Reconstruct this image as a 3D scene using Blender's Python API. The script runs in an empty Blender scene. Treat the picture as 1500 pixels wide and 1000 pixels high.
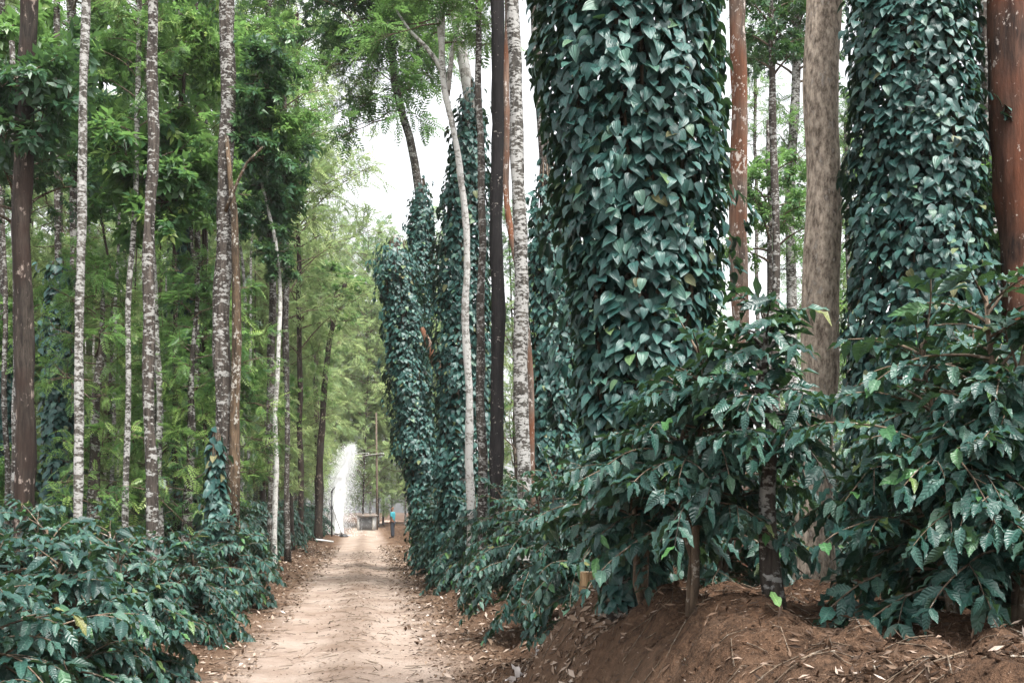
import bpy, bmesh, math, random
import numpy as np
from mathutils import Matrix, Vector
from mathutils.bvhtree import BVHTree

rng = np.random.default_rng(11)
random.seed(5)
scene = bpy.context.scene
col = scene.collection
rad = math.radians
PI = math.pi

# ------------------------------------------------------------------ camera
CAM_H, FPX, HOR = 1.6, 1500.0, 748.0
cam = bpy.data.objects.new('camera', bpy.data.cameras.new('camera'))
col.objects.link(cam)
cam.data.lens = 36
cam.data.sensor_width = 36
cam.data.shift_y = (HOR - 500) / 1500
cam.data.clip_start = 0.05
cam.data.clip_end = 2000
cam.location = (0, 0, CAM_H)
cam.rotation_euler = (rad(90), 0, 0)
scene.camera = cam

# ------------------------------------------------------------------ sky, sun, exposure
world = bpy.data.worlds.new('World')
scene.world = world
world.use_nodes = True
wt = world.node_tree
wt.nodes.clear()
sky = wt.nodes.new('ShaderNodeTexSky')
sky.sky_type = 'NISHITA'
sky.sun_disc = False
SUN_EL, SUN_AZ = 62, 150          # azimuth: degrees clockwise from +Y
sky.sun_elevation = rad(SUN_EL)
sky.sun_rotation = rad(SUN_AZ)
sky.dust_density = 4
hs = wt.nodes.new('ShaderNodeHueSaturation')
hs.inputs['Saturation'].default_value = 0.12
bg = wt.nodes.new('ShaderNodeBackground')
bg.inputs['Strength'].default_value = 0.15
wo = wt.nodes.new('ShaderNodeOutputWorld')
wt.links.new(sky.outputs[0], hs.inputs['Color'])
wt.links.new(hs.outputs[0], bg.inputs['Color'])
wt.links.new(bg.outputs[0], wo.inputs['Surface'])

sun = bpy.data.objects.new('sun', bpy.data.lights.new('sun', 'SUN'))
col.objects.link(sun)
sun.data.energy = 2.2
sun.data.angle = rad(14)
sun.data.color = (1, 0.97, 0.92)
sd = Vector((math.sin(rad(SUN_AZ)) * math.cos(rad(SUN_EL)), math.cos(rad(SUN_AZ)) * math.cos(rad(SUN_EL)), math.sin(rad(SUN_EL))))
sun.rotation_euler = sd.to_track_quat('Z', 'Y').to_euler()
sun.location = (0, -20, 60)

scene.view_settings.view_transform = 'Standard'
scene.view_settings.look = 'None'
scene.view_settings.gamma = 1
scene.view_settings.use_curve_mapping = False
scene.view_settings.exposure = 1.75
cy = scene.cycles
cy.max_bounces = 8
cy.diffuse_bounces = 2
cy.glossy_bounces = 3
cy.transmission_bounces = 5
cy.transparent_max_bounces = 8
cy.volume_bounces = 1
cy.use_denoising = True

# ------------------------------------------------------------------ helpers: things and meshes
def P(px, py, d):
    return np.array([(px - 750) / FPX * d, d, CAM_H + (HOR - py) / FPX * d])

def X(px, d):
    return (px - 750) / FPX * d

def road_x(y):
    return -1.65 - 0.1418 * (y - 9.5)

def thing(name, label, cat, loc, group=None):
    o = bpy.data.objects.new(name, None)
    o.empty_display_size = 0.2
    col.objects.link(o)
    o.location = loc
    o['label'] = label
    o['category'] = cat
    if group:
        o['group'] = group
    return o

def tag(o, label=None, cat=None, group=None, kind=None):
    if label: o['label'] = label
    if cat: o['category'] = cat
    if group: o['group'] = group
    if kind: o['kind'] = kind
    return o

def mesh_np(name, V, F, UV=None, RND=None, smooth=True):
    """V (n,3); F list of (k,3) / (k,4) index arrays"""
    me = bpy.data.meshes.new(name)
    V = np.ascontiguousarray(V, np.float32)
    me.vertices.add(len(V))
    me.vertices.foreach_set('co', V.ravel())
    loops = np.concatenate([f.ravel() for f in F]).astype(np.int32)
    tot = np.concatenate([np.full(len(f), f.shape[1], np.int32) for f in F])
    start = np.concatenate([[0], np.cumsum(tot)[:-1]]).astype(np.int32)
    me.loops.add(len(loops))
    me.loops.foreach_set('vertex_index', loops)
    me.polygons.add(len(tot))
    me.polygons.foreach_set('loop_start', start)
    if smooth:
        me.polygons.foreach_set('use_smooth', np.ones(len(tot), bool))
    me.update(calc_edges=True)
    if UV is not None:
        ul = me.uv_layers.new(name='UVMap')
        ul.data.foreach_set('uv', np.ascontiguousarray(UV[loops], np.float32).ravel())
    if RND is not None:
        a = me.attributes.new('rnd', 'FLOAT', 'POINT')
        a.data.foreach_set('value', np.ascontiguousarray(RND, np.float32))
    return me

def add(name, me, mat, parent=None, loc=None, kind=None):
    o = bpy.data.objects.new(name, me)
    col.objects.link(o)
    if mat is not None and not me.materials:
        me.materials.append(mat)
    if parent is not None:
        o.parent = parent
    if loc is not None:
        o.location = loc
    if kind:
        o['kind'] = kind
    return o

def copy_thing(src, loc, rotz=0, scale=1.0, label=None, group=None):
    r = src.copy()
    col.objects.link(r)
    r.location = loc
    r.rotation_euler = (0, 0, rotz)
    r.scale = (scale,) * 3
    if label: r['label'] = label
    if group: r['group'] = group
    elif 'group' in r: del r['group']
    for ch in src.children:
        c = ch.copy()
        col.objects.link(c)
        c.parent = r
    return r

def norm(a):
    return a / np.maximum(np.linalg.norm(a, axis=-1, keepdims=True), 1e-9)

class MB:
    def __init__(s):
        s.V, s.F, s.U, s.n = [], [], [], 0
    def put(s, V, F, U=None):
        s.V.append(np.asarray(V, float))
        for f in F:
            s.F.append(np.asarray(f, int) + s.n)
        s.U.append(np.zeros((len(V), 2)) if U is None else np.asarray(U, float))
        s.n += len(V)
    def mesh(s, name, smooth=True):
        q = [f for f in s.F if f.shape[1] == 4]
        t = [f for f in s.F if f.shape[1] == 3]
        F = ([np.concatenate(q)] if q else []) + ([np.concatenate(t)] if t else [])
        return mesh_np(name, np.concatenate(s.V), F, np.concatenate(s.U), None, smooth)
    def box(s, c, h, rz=0.0):
        c = np.asarray(c, float); h = np.asarray(h, float)
        v = np.array([[x, y, z] for x in (-1, 1) for y in (-1, 1) for z in (-1, 1)], float) * h
        cs, sn = math.cos(rz), math.sin(rz)
        v = v @ np.array([[cs, sn, 0], [-sn, cs, 0], [0, 0, 1]]) + c
        s.put(v, [np.array([[0, 1, 3, 2], [4, 6, 7, 5], [0, 4, 5, 1], [2, 3, 7, 6], [0, 2, 6, 4], [1, 5, 7, 3]])])
    def tube(s, pts, radii, seg=10, rough=0.0, seed=0, cap=True, ridge=0.0):
        pts = np.asarray(pts, float); n = len(pts)
        radii = np.broadcast_to(np.asarray(radii, float), (n,))
        t = np.gradient(pts, axis=0); t = norm(t)
        ref = np.array([0.0, 1.0, 0.0]) if abs(t[0][1]) < 0.8 else np.array([1.0, 0, 0])
        a = norm(np.cross(t, ref)); b = np.cross(t, a)
        th = np.linspace(0, 2 * PI, seg, endpoint=False)
        r = np.random.default_rng(seed)
        R = radii[:, None] * np.ones((1, seg))
        if rough:
            low = r.normal(0, 1, (n, seg)); low = (low + np.roll(low, 1, 1) + np.roll(low, -1, 1) + np.roll(low, 1, 0)) / 2
            R = R * (1 + rough * low * 0.6)
        if ridge:
            ph = r.uniform(0, 6, 3)
            R = R * (1 + ridge * (np.sin(th * 3 + ph[0]) + np.sin(th * 5 + ph[1]) * 0.6))[None]
        V = pts[:, None] + R[..., None] * (np.cos(th)[None, :, None] * a[:, None] + np.sin(th)[None, :, None] * b[:, None])
        i = np.arange(n - 1)[:, None] * seg; j = np.arange(seg)[None]; k = (j + 1) % seg
        F = np.stack([i + j, i + k, i + k + seg, i + j + seg], -1).reshape(-1, 4)
        ln = np.concatenate([[0], np.cumsum(np.linalg.norm(np.diff(pts, axis=0), axis=1))])
        U = np.stack(np.broadcast_arrays(th[None] / 6.283, ln[:, None]), -1).reshape(-1, 2)
        V = V.reshape(-1, 3)
        faces = [F]
        if cap:
            V = np.concatenate([V, pts[:1], pts[-1:]]); U = np.concatenate([U, [[0, 0], [0, 0]]])
            c0, c1 = n * seg, n * seg + 1
            faces.append(np.stack([np.full(seg, c0), k[0], j[0]], -1))
            faces.append(np.stack([np.full(seg, c1), (n - 1) * seg + j[0], (n - 1) * seg + k[0]], -1))
        s.put(V, faces, U)

def vnoise(x, y, seed=0):
    """smooth value noise, arrays"""
    xi, yi = np.floor(x).astype(np.int64), np.floor(y).astype(np.int64)
    fx, fy = x - xi, y - yi
    fx = fx * fx * (3 - 2 * fx); fy = fy * fy * (3 - 2 * fy)
    def h(a, b):
        n = (a * 374761393 + b * 668265263 + seed * 1442695041) & 0xffffffff
        n = ((n ^ (n >> 13)) * 1274126177) & 0xffffffff
        return ((n ^ (n >> 16)) & 0xffff) / 65535.0
    return (h(xi, yi) * (1 - fx) + h(xi + 1, yi) * fx) * (1 - fy) + (h(xi, yi + 1) * (1 - fx) + h(xi + 1, yi + 1) * fx) * fy

def sstep(a, b, x):
    t = np.clip((x - a) / (b - a), 0, 1)
    return t * t * (3 - 2 * t)

def ground_h(x, y):
    x = np.asarray(x, float); y = np.asarray(y, float)
    u = x - road_x(y)
    near = 1 - sstep(7.4, 9.2, y)
    top = 0.38 + 0.62 * near - 0.2 * sstep(25, 45, y)
    wob = (vnoise(y * 0.9, y * 0, 3) - 0.5) * 0.35
    e0 = 1.15 + 0.45 * (1 - near) + wob
    e1 = 2.15 + 0.9 * (1 - near) + wob
    z = top * sstep(e0, e1, u)
    z = z + 0.16 * sstep(-1.3, -2.4, u)
    z = z + 0.035 * np.exp(-((u - 0.1) / 0.28) ** 2) - 0.02 * np.exp(-((u - 0.75) / 0.3) ** 2) - 0.02 * np.exp(-((u + 0.55) / 0.3) ** 2)
    amp = 0.012 + 0.21 * sstep(1.0, 1.9, u) + 0.05 * sstep(-1.2, -2.0, u)
    z = z + amp * (vnoise(x * 1.3, y * 1.3, 1) - 0.5) + amp * 0.7 * (vnoise(x * 4, y * 4, 2) - 0.5) + amp * 0.4 * (vnoise(x * 9, y * 9, 5) - 0.5)
    far = sstep(40, 160, np.hypot(x, y))
    return z + far * 3 * (vnoise(x * 0.02, y * 0.02, 9) - 0.5)

def gz(x, y):
    return float(ground_h(np.array([x]), np.array([y]))[0])

# ------------------------------------------------------------------ materials
class Mat:
    def __init__(s, name):
        s.m = bpy.data.materials.new(name)
        s.m.use_nodes = True
        s.t = s.m.node_tree
        s.t.nodes.clear()
        s.out = s.t.nodes.new('ShaderNodeOutputMaterial')
    def n(s, typ, ins=None, **props):
        nd = s.t.nodes.new('ShaderNode' + typ)
        for k, v in props.items():
            setattr(nd, k, v)
        for k, v in (ins or {}).items():
            if isinstance(v, bpy.types.NodeSocket):
                s.t.links.new(v, nd.inputs[k])
            else:
                nd.inputs[k].default_value = v
        return nd
    def math(s, op, a, b=None, c=None, clamp=False):
        ins = {0: a}
        if b is not None: ins[1] = b
        if c is not None: ins[2] = c
        return s.n('Math', ins, operation=op, use_clamp=clamp).outputs[0]
    def ramp(s, fac, stops, interp='LINEAR'):
        nd = s.n('ValToRGB', {0: fac})
        cr = nd.color_ramp
        cr.interpolation = interp
        while len(cr.elements) < len(stops): cr.elements.new(0.5)
        for e, (p, c) in zip(cr.elements, stops):
            e.position = p
            e.color = (*c, 1) if len(c) == 3 else c
        return nd.outputs[0]
    def mix(s, fac, a, b, blend='MIX'):
        nd = s.n('Mix', data_type='RGBA', blend_type=blend)
        for idx, v in ((0, fac), (6, a), (7, b)):
            if isinstance(v, bpy.types.NodeSocket): s.t.links.new(v, nd.inputs[idx])
            else: nd.inputs[idx].default_value = v if idx == 0 else ((*v, 1) if len(v) == 3 else v)
        return nd.outputs[2]
    def mapped(s, scale, src='Object'):
        tc = s.n('TexCoord')
        return s.n('Mapping', {0: tc.outputs[src], 3: scale}).outputs[0]
    def noise(s, vec, scale, detail=4, rough=0.6):
        return s.n('TexNoise', {'Vector': vec, 'Scale': scale, 'Detail': detail, 'Roughness': rough}).outputs[0]
    def fin(s, bsdf):
        s.t.links.new(bsdf, s.out.inputs['Surface'])
        return s.m

def leaf_material(name, stops, rough=0.4, transl=0.2, veins=None, spec=0.5, back=(0.035, 0.065, 0.05), tcol=(0.12, 0.25, 0.05)):
    M = Mat(name)
    at = M.n('Attribute', attribute_name='rnd', attribute_type='GEOMETRY')
    oi = M.n('ObjectInfo')
    r = M.math('FRACT', M.math('ADD', at.outputs['Fac'], oi.outputs['Random']))
    c = M.ramp(r, stops)
    geo = M.n('NewGeometry')
    normal = None
    if veins:
        uv = M.n('TexCoord').outputs['UV']
        sp = M.n('SeparateXYZ', {0: uv})
        a = M.math('MULTIPLY', M.math('ABSOLUTE', M.math('SUBTRACT', sp.outputs[0], 0.5)), 2.0)
        if veins == 'coffee':
            ph = M.math('MULTIPLY', M.math('SUBTRACT', sp.outputs[1], M.math('MULTIPLY', a, 0.13)), 2 * PI * 9)
            w = M.math('SINE', ph)
            side = M.math('GREATER_THAN', w, 0.95)
            h = M.math('MULTIPLY', w, -0.5)
        else:
            w = M.math('SINE', M.math('MULTIPLY', a, 2 * PI * 2.6))
            side = M.math('LESS_THAN', w, -0.95)
            h = M.math('MULTIPLY', w, 0.35)
        mid = M.math('LESS_THAN', a, 0.07)
        v = M.math('MAXIMUM', M.math('MULTIPLY', side, 0.22), M.math('MULTIPLY', mid, 0.8))
        lite = M.mix(1.0, c, (1.9, 1.8, 1.7), 'MULTIPLY')
        c = M.mix(v, c, lite)
        bp = M.n('Bump', {'Height': h, 'Strength': 0.38 if veins == 'coffee' else 0.3, 'Distance': 0.006})
        normal = bp.outputs[0]
    c = M.mix(M.math('MULTIPLY', geo.outputs['Backfacing'], 0.7), c, back)
    ins = {'Base Color': c, 'Roughness': rough, 'Specular IOR Level': spec}
    if normal is not None: ins['Normal'] = normal
    pb = M.n('BsdfPrincipled', ins)
    tr = M.n('BsdfTranslucent', {'Color': M.mix(0.6, c, tcol)})
    mx = M.n('MixShader', {0: transl, 1: pb.outputs[0], 2: tr.outputs[0]})
    return M.fin(mx.outputs[0])

M_COFFEE = leaf_material('coffee_leaf', [(0, (0.008, 0.029, 0.025)), (0.35, (0.015, 0.047, 0.039)), (0.7, (0.028, 0.074, 0.059)), (0.93, (0.050, 0.100, 0.074)), (0.96, (0.035, 0.095, 0.04)), (0.985, (0.05, 0.135, 0.04)), (1, (0.13, 0.13, 0.045))],
                         rough=0.36, transl=0.14, veins='coffee', spec=0.36)
M_PEPPER = leaf_material('pepper_leaf', [(0, (0.009, 0.036, 0.033)), (0.4, (0.019, 0.060, 0.054)), (0.8, (0.033, 0.088, 0.077)), (0.965, (0.050, 0.110, 0.080)), (0.985, (0.08, 0.14, 0.06)), (1, (0.13, 0.12, 0.06))],
                         rough=0.38, transl=0.10, veins='pepper', spec=0.33)
M_DARK = leaf_material('dark_foliage', [(0, (0.020, 0.062, 0.034)), (0.5, (0.035, 0.10, 0.046)), (1, (0.07, 0.155, 0.055))], rough=0.42, transl=0.3)
M_MID = leaf_material('green_foliage', [(0, (0.022, 0.07, 0.032)), (0.35, (0.06, 0.15, 0.05)), (0.7, (0.15, 0.27, 0.075)), (1, (0.32, 0.44, 0.12))], rough=0.42, transl=0.45, tcol=(0.22, 0.42, 0.09))
M_PALE = leaf_material('pale_foliage', [(0, (0.11, 0.20, 0.08)), (0.5, (0.22, 0.32, 0.12)), (1, (0.38, 0.46, 0.18))], rough=0.55, transl=0.45, tcol=(0.42, 0.54, 0.2))  # leaf colours lifted to paint in the haze and brightness of far trees
M_YOUNG = leaf_material('young_leaf', [(0, (0.07, 0.20, 0.04)), (1, (0.16, 0.34, 0.06))], rough=0.4, transl=0.35)

def bark(name, dark, light, patch, amount, stretch=(1, 1, 1.6), scale=9.0, fur=0.0, bump=0.5, tint=None):
    M = Mat(name)
    oi = M.n('ObjectInfo')
    tc = M.n('TexCoord')
    off = M.n('VectorMath', {0: tc.outputs['Object'], 1: M.n('CombineXYZ', {2: M.math('MULTIPLY', oi.outputs['Random'], 37.0)}).outputs[0]}, operation='ADD').outputs[0]
    v1 = M.n('Mapping', {0: off, 3: stretch}).outputs[0]
    v2 = M.n('Mapping', {0: off, 3: (1, 1, 0.42 if fur else 0.16)}).outputs[0]
    base = M.ramp(M.noise(v2, 26, 5, 0.7), [(0.36, dark), (0.62, light)])
    streak = M.ramp(M.noise(M.n('Mapping', {0: off, 3: (1, 1, 0.05)}).outputs[0], 9, 3, 0.6), [(0.35, (0.78, 0.78, 0.78) if fur else (0.55, 0.55, 0.55)), (0.65, (1.12, 1.12, 1.12) if fur else (1.25, 1.25, 1.25))])
    big = M.noise(off, 1.3, 3, 0.5)
    if tint:
        base = M.mix(M.ramp(big, [(0.42, (0, 0, 0)), (0.6, (1, 1, 1))]), base, M.mix(M.noise(v2, 34, 5, 0.7), tuple(q * 0.4 for q in tint), tuple(q * 2.1 for q in tint)))
    base = M.mix(1.0, base, streak, 'MULTIPLY')
    n1 = M.noise(v1, scale, 5, 0.62)
    n2 = M.noise(v1, scale * 0.28, 3, 0.6)
    nn = M.math('ADD', M.math('MULTIPLY', n1, 0.6), M.math('MULTIPLY', n2, 0.4))
    t = 0.62 - 0.2 * amount
    msk = M.ramp(nn, [(t - 0.02, (0, 0, 0)), (t + 0.025, (1, 1, 1))])
    pc = M.mix(M.noise(off, 60, 3), tuple(p * 0.55 for p in patch), patch)
    c = M.mix(msk, base, pc) if amount > 0 else base
    h = M.math('ADD', M.math('MULTIPLY', M.noise(v2, 30 if not fur else 22, 6, 0.7), 1.0), M.math('MULTIPLY', msk, 0.25))
    bp = M.n('Bump', {'Height': h, 'Strength': bump, 'Distance': 0.03})
    pb = M.n('BsdfPrincipled', {'Base Color': c, 'Roughness': 0.88, 'Specular IOR Level': 0.2, 'Normal': bp.outputs[0]})
    return M.fin(pb.outputs[0])

B_PALE = bark('pale_lichen_bark', (0.025, 0.022, 0.018), (0.10, 0.09, 0.078), (0.38, 0.375, 0.355), 0.60, (1, 1, 2.2), 16)
B_WHITE = bark('whitish_bark', (0.16, 0.15, 0.135), (0.34, 0.32, 0.29), (0.60, 0.59, 0.56), 0.75, (1, 1, 1.5), 14)
B_MOTT = bark('mottled_bark', (0.016, 0.013, 0.011), (0.075, 0.062, 0.052), (0.33, 0.325, 0.305), 0.42, (1, 1, 1.8), 16)
B_BLACK = bark('black_bark', (0.004, 0.0035, 0.004), (0.014, 0.012, 0.012), (0.22, 0.2, 0.18), 0.05, (1, 1, 1.2), 16, bump=0.3)
B_BROWN = bark('brown_bark', (0.014, 0.011, 0.009), (0.050, 0.040, 0.032), (0.25, 0.2, 0.17), 0.15, (1, 1, 0.5), 14, tint=(0.020, 0.012, 0.009))
B_RED = bark('red_brown_bark', (0.016, 0.010, 0.008), (0.070, 0.036, 0.024), (0.42, 0.36, 0.32), 0.10, (1, 1, 0.7), 26, tint=(0.075, 0.026, 0.013))
B_ORANGE = bark('orange_grey_bark', (0.05, 0.038, 0.032), (0.15, 0.11, 0.085), (0.45, 0.40, 0.36), 0.22, (1, 1, 0.7), 26, tint=(0.10, 0.042, 0.022))
B_GREY = bark('furrowed_grey_bark', (0.13, 0.10, 0.076), (0.56, 0.465, 0.37), (0.50, 0.44, 0.38), 0.12, (1, 1, 0.5), 30, fur=1, bump=1.0)
B_OCHRE = bark('ochre_bark', (0.025, 0.018, 0.012), (0.10, 0.068, 0.042), (0.34, 0.32, 0.28), 0.3, (1, 1, 0.8), 24)
B_TWIG = bark('twig_bark', (0.05, 0.035, 0.025), (0.16, 0.12, 0.085), (0.3, 0.27, 0.23), 0.2, (1, 1, 1), 30, bump=0.2)

def plain(name, colr, rough=0.7, var=0.25, scale=20, metal=0.0):
    M = Mat(name)
    nz = M.noise(M.mapped((1, 1, 1)), scale, 4)
    c = M.mix(nz, tuple(x * (1 - var) for x in colr), tuple(min(1, x * (1 + var)) for x in colr))
    return M.fin(M.n('BsdfPrincipled', {'Base Color': c, 'Roughness': rough, 'Metallic': metal}).outputs[0])

def soil(name):
    M = Mat(name)
    tc = M.n('TexCoord').outputs['Object']
    lat = M.n('Attribute', attribute_name='lat', attribute_type='GEOMETRY').outputs['Fac']
    big = M.noise(tc, 0.9, 4, 0.6)
    fine = M.noise(tc, 14, 6, 0.7)
    spk = M.noise(tc, 70, 3, 0.7)
    lw = M.math('ADD', lat, M.math('MULTIPLY', M.math('SUBTRACT', M.noise(tc, 1.6, 4, 0.65), 0.5), 0.9))
    sand = M.mix(fine, (0.25, 0.195, 0.158), (0.46, 0.375, 0.315))
    strip = M.mix(fine, (0.12, 0.085, 0.063), (0.30, 0.23, 0.182))
    verge = M.mix(fine, (0.07, 0.044, 0.03), (0.22, 0.145, 0.098))
    earth = M.mix(M.ramp(M.math('ADD', M.math('MULTIPLY', fine, 0.6), M.math('MULTIPLY', M.noise(tc, 45, 5, 0.75), 0.4)), [(0.38, (0, 0, 0)), (0.64, (1, 1, 1))]), (0.024, 0.015, 0.010), (0.145, 0.086, 0.054))
    # lateral profile: centre strip, wheel tracks, verges, banks
    cs = M.ramp(M.math('ABSOLUTE', M.math('SUBTRACT', lw, 0.08)), [(0.10, (1, 1, 1)), (0.36, (0, 0, 0))])
    c = M.mix(M.math('MULTIPLY', cs, 0.6), sand, strip)
    out_r = M.n('MapRange', {0: lw, 1: 0.85, 2: 1.45}).outputs[0]
    out_l = M.n('MapRange', {0: lw, 1: -0.75, 2: -1.25}).outputs[0]
    c = M.mix(M.math('MAXIMUM', out_r, out_l), c, verge)
    br = M.n('MapRange', {0: lw, 1: 1.5, 2: 2.1}).outputs[0]
    bl = M.n('MapRange', {0: lw, 1: -1.3, 2: -1.9}).outputs[0]
    c = M.mix(M.math('MAXIMUM', br, bl), c, earth)
    c = M.mix(M.ramp(big, [(0.35, (1, 1, 1)), (0.6, (0, 0, 0))]), c, M.mix(1.0, c, (0.72, 0.66, 0.62), 'MULTIPLY'))
    c = M.mix(M.ramp(spk, [(0.66, (0, 0, 0)), (0.72, (0.55, 0.55, 0.55))]), c, (0.36, 0.27, 0.2))
    h = M.math('ADD', M.math('MULTIPLY', fine, 1.0), M.math('MULTIPLY', spk, 0.3))
    bp = M.n('Bump', {'Height': h, 'Strength': 1.0, 'Distance': 0.06})
    return M.fin(M.n('BsdfPrincipled', {'Base Color': c, 'Roughness': 0.95, 'Specular IOR Level': 0.1, 'Normal': bp.outputs[0]}).outputs[0])
M_SOIL = soil('soil')

# ------------------------------------------------------------------ ground sheets
def axis(parts):
    out = []
    for a, b, n in parts:
        out += list(np.linspace(a, b, n, endpoint=False))
    out.append(parts[-1][1])
    return np.array(out)
gy = axis([(-160, -10, 12), (-10, 2.5, 14), (2.5, 10, 170), (10, 20, 110), (20, 60, 110), (60, 160, 40), (160, 520, 12)])
gu = axis([(-420, -60, 12), (-60, -8, 26), (-8, -3, 26), (-3, -1.15, 34), (-1.15, 1.05, 40), (1.05, 5, 84), (5, 10, 30), (10, 60, 26), (60, 420, 12)])
def sheet(name, us, kind='structure'):
    Y, U = np.meshgrid(gy, us, indexing='ij')
    XX = road_x(np.clip(Y, -20, 130)) + U
    Z = ground_h(XX, Y)
    n0, n1 = Y.shape
    V = np.stack([XX, Y, Z], -1).reshape(-1, 3)
    i = np.arange(n0 - 1)[:, None] * n1 + np.arange(n1 - 1)[None]
    F = np.stack([i, i + 1, i + n1 + 1, i + n1], -1).reshape(-1, 4)
    me = mesh_np(name, V, [F])
    a = me.attributes.new('lat', 'FLOAT', 'POINT')
    a.data.foreach_set('value', np.ascontiguousarray(U.ravel(), np.float32))
    return add(name, me, M_SOIL, kind=kind)
i0, i1 = int(np.argmin(abs(gu + 1.15))), int(np.argmin(abs(gu - 1.05)))
tag(sheet('dirt_road', gu[i0:i1 + 1]), 'sandy dirt track with two wheel ruts running into the forest')
tag(sheet('ground', gu[:i0 + 1]), 'brown forest floor left of the dirt track')
tag(sheet('earth_bank', gu[i1:]), 'red brown earth bank right of the dirt track')

# ------------------------------------------------------------------ leaf templates
def leaf_tpl(rows, cols, prof, fold=0.25, droop=0.2, wave=0.0, L=1.0, W=0.45, seed=0, pet=0.0):
    """leaf along +Y from the origin, upper side +Z"""
    r = np.random.default_rng(seed)
    t = np.linspace(0, 1, rows + 1)
    s = np.linspace(-1, 1, cols + 1)
    T, S = np.meshgrid(t, s, indexing='ij')
    w = prof(t)[:, None] * W * 0.5
    tw = r.uniform(-0.25, 0.25)
    x = S * w
    z = np.abs(x) * fold - droop * T ** 2 * L + tw * x * T
    if wave:
        z = z + wave * np.sin(T * PI * 7 + r.uniform(0, 6)) * np.abs(S) * w * 2
    y = pet + T * L * (1 - 0.12 * droop)
    V = np.stack([x, y, z], -1).reshape(-1, 3)
    V[:, 0] += r.uniform(-0.06, 0.06) * T.ravel() ** 2
    i = np.arange(rows)[:, None] * (cols + 1) + np.arange(cols)[None]
    F = np.stack([i, i + 1, i + cols + 2, i + cols + 1], -1).reshape(-1, 4)
    U = np.stack([(S + 1) / 2, T], -1).reshape(-1, 2)
    return V, F, U

def prof_coffee(t):
    return np.maximum(0.02, np.sin(PI * np.clip(t, 0, 1) ** 0.9) ** 0.85 * (1 - 0.25 * t ** 6))
def prof_heart(t):
    return np.maximum(0.01, np.where(t < 0.22, 0.62 + 0.38 * np.sin(t / 0.22 * PI / 2), np.cos((t - 0.22) / 0.78 * PI / 2) ** 0.9))

COFFEE_T = [leaf_tpl(6, 4, prof_coffee, 0.30, d, 0.26, W=w * 0.9, seed=k) for k, (d, w) in enumerate([(0.18, 0.44), (0.34, 0.42), (0.10, 0.46), (0.48, 0.40), (0.26, 0.48)])]
COFFEE_FAR = [leaf_tpl(3, 2, prof_coffee, 0.30, d, 0, W=0.45, seed=k) for k, d in enumerate([0.2, 0.4])]
PEPPER_T = [leaf_tpl(5, 4, prof_heart, 0.22, d, 0.06, W=w, seed=20 + k) for k, (d, w) in enumerate([(0.22, 0.72), (0.36, 0.70), (0.12, 0.76), (0.30, 0.62), (0.45, 0.74)])]
PEPPER_MID = [leaf_tpl(4, 2, prof_heart, 0.22, d, 0, W=w, seed=20 + k) for k, (d, w) in enumerate([(0.22, 0.72), (0.36, 0.70), (0.12, 0.76), (0.45, 0.74)])]
COFFEE_MID = [leaf_tpl(5, 2, prof_coffee, 0.30, d, 0.26, W=w * 0.9, seed=k) for k, (d, w) in enumerate([(0.18, 0.44), (0.34, 0.42), (0.10, 0.46), (0.48, 0.40)])]
PEPPER_FAR = [leaf_tpl(3, 2, prof_heart, 0.22, d, 0, W=0.72, seed=k) for k, d in enumerate([0.2, 0.35])]

def tpl_meshes(name, T, mat):
    out = []
    for V, F, U in T:
        me = mesh_np(name, V, [F], U, np.zeros(len(V)))
        me.materials.append(mat)
        out.append(me)
    return out
COFFEE_ME = tpl_meshes('coffee_leaf', COFFEE_T, M_COFFEE)
PEPPER_ME = tpl_meshes('pepper_leaf', PEPPER_T, M_PEPPER)

class Leaves:
    """many oriented leaves: position, direction (leaf length), normal, size"""
    def __init__(s):
        s.p, s.d, s.n, s.s = [], [], [], []
    def put(s, p, d, n, size):
        s.p.append(p); s.d.append(d); s.n.append(n); s.s.append(size)
    def arrays(s):
        p = np.array(s.p, float).reshape(-1, 3); y = norm(np.array(s.d, float).reshape(-1, 3))
        n = np.array(s.n, float).reshape(-1, 3)
        x = norm(np.cross(y, n)); z = np.cross(x, y)
        return p, np.stack([x, y, z], -1), np.array(s.s, float).ravel()

def join(name, T, p, R, sc, rnd, seed=0, var=None):
    r = np.random.default_rng(seed)
    if var is None: var = r.integers(0, len(T), len(p))
    Vs, Fs, Us, Rs, off = [], [], [], [], 0
    for k, (V, F, U) in enumerate(T):
        m = var == k
        c = int(m.sum())
        if not c: continue
        W = np.einsum('kij,vj->kvi', R[m] * sc[m][:, None, None], V) + p[m][:, None]
        nv = len(V)
        Vs.append(W.reshape(-1, 3))
        Fs.append((F[None] + (np.arange(c) * nv)[:, None, None] + off).reshape(-1, F.shape[1]))
        Us.append(np.tile(U, (c, 1)))
        Rs.append(np.repeat(rnd[m], nv))
        off += c * nv
    return mesh_np(name, np.concatenate(Vs), [np.concatenate(Fs)], np.concatenate(Us), np.concatenate(Rs))

PENDING = []      # leaf sets of near things, split into single leaves and the rest at the end
def leaves_of(parent, L, T, ME, mat, n_single, rest_name):
    p, R, s = L
    PENDING.append((parent, p, R, s, T, ME, mat, n_single, rest_name))

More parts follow.
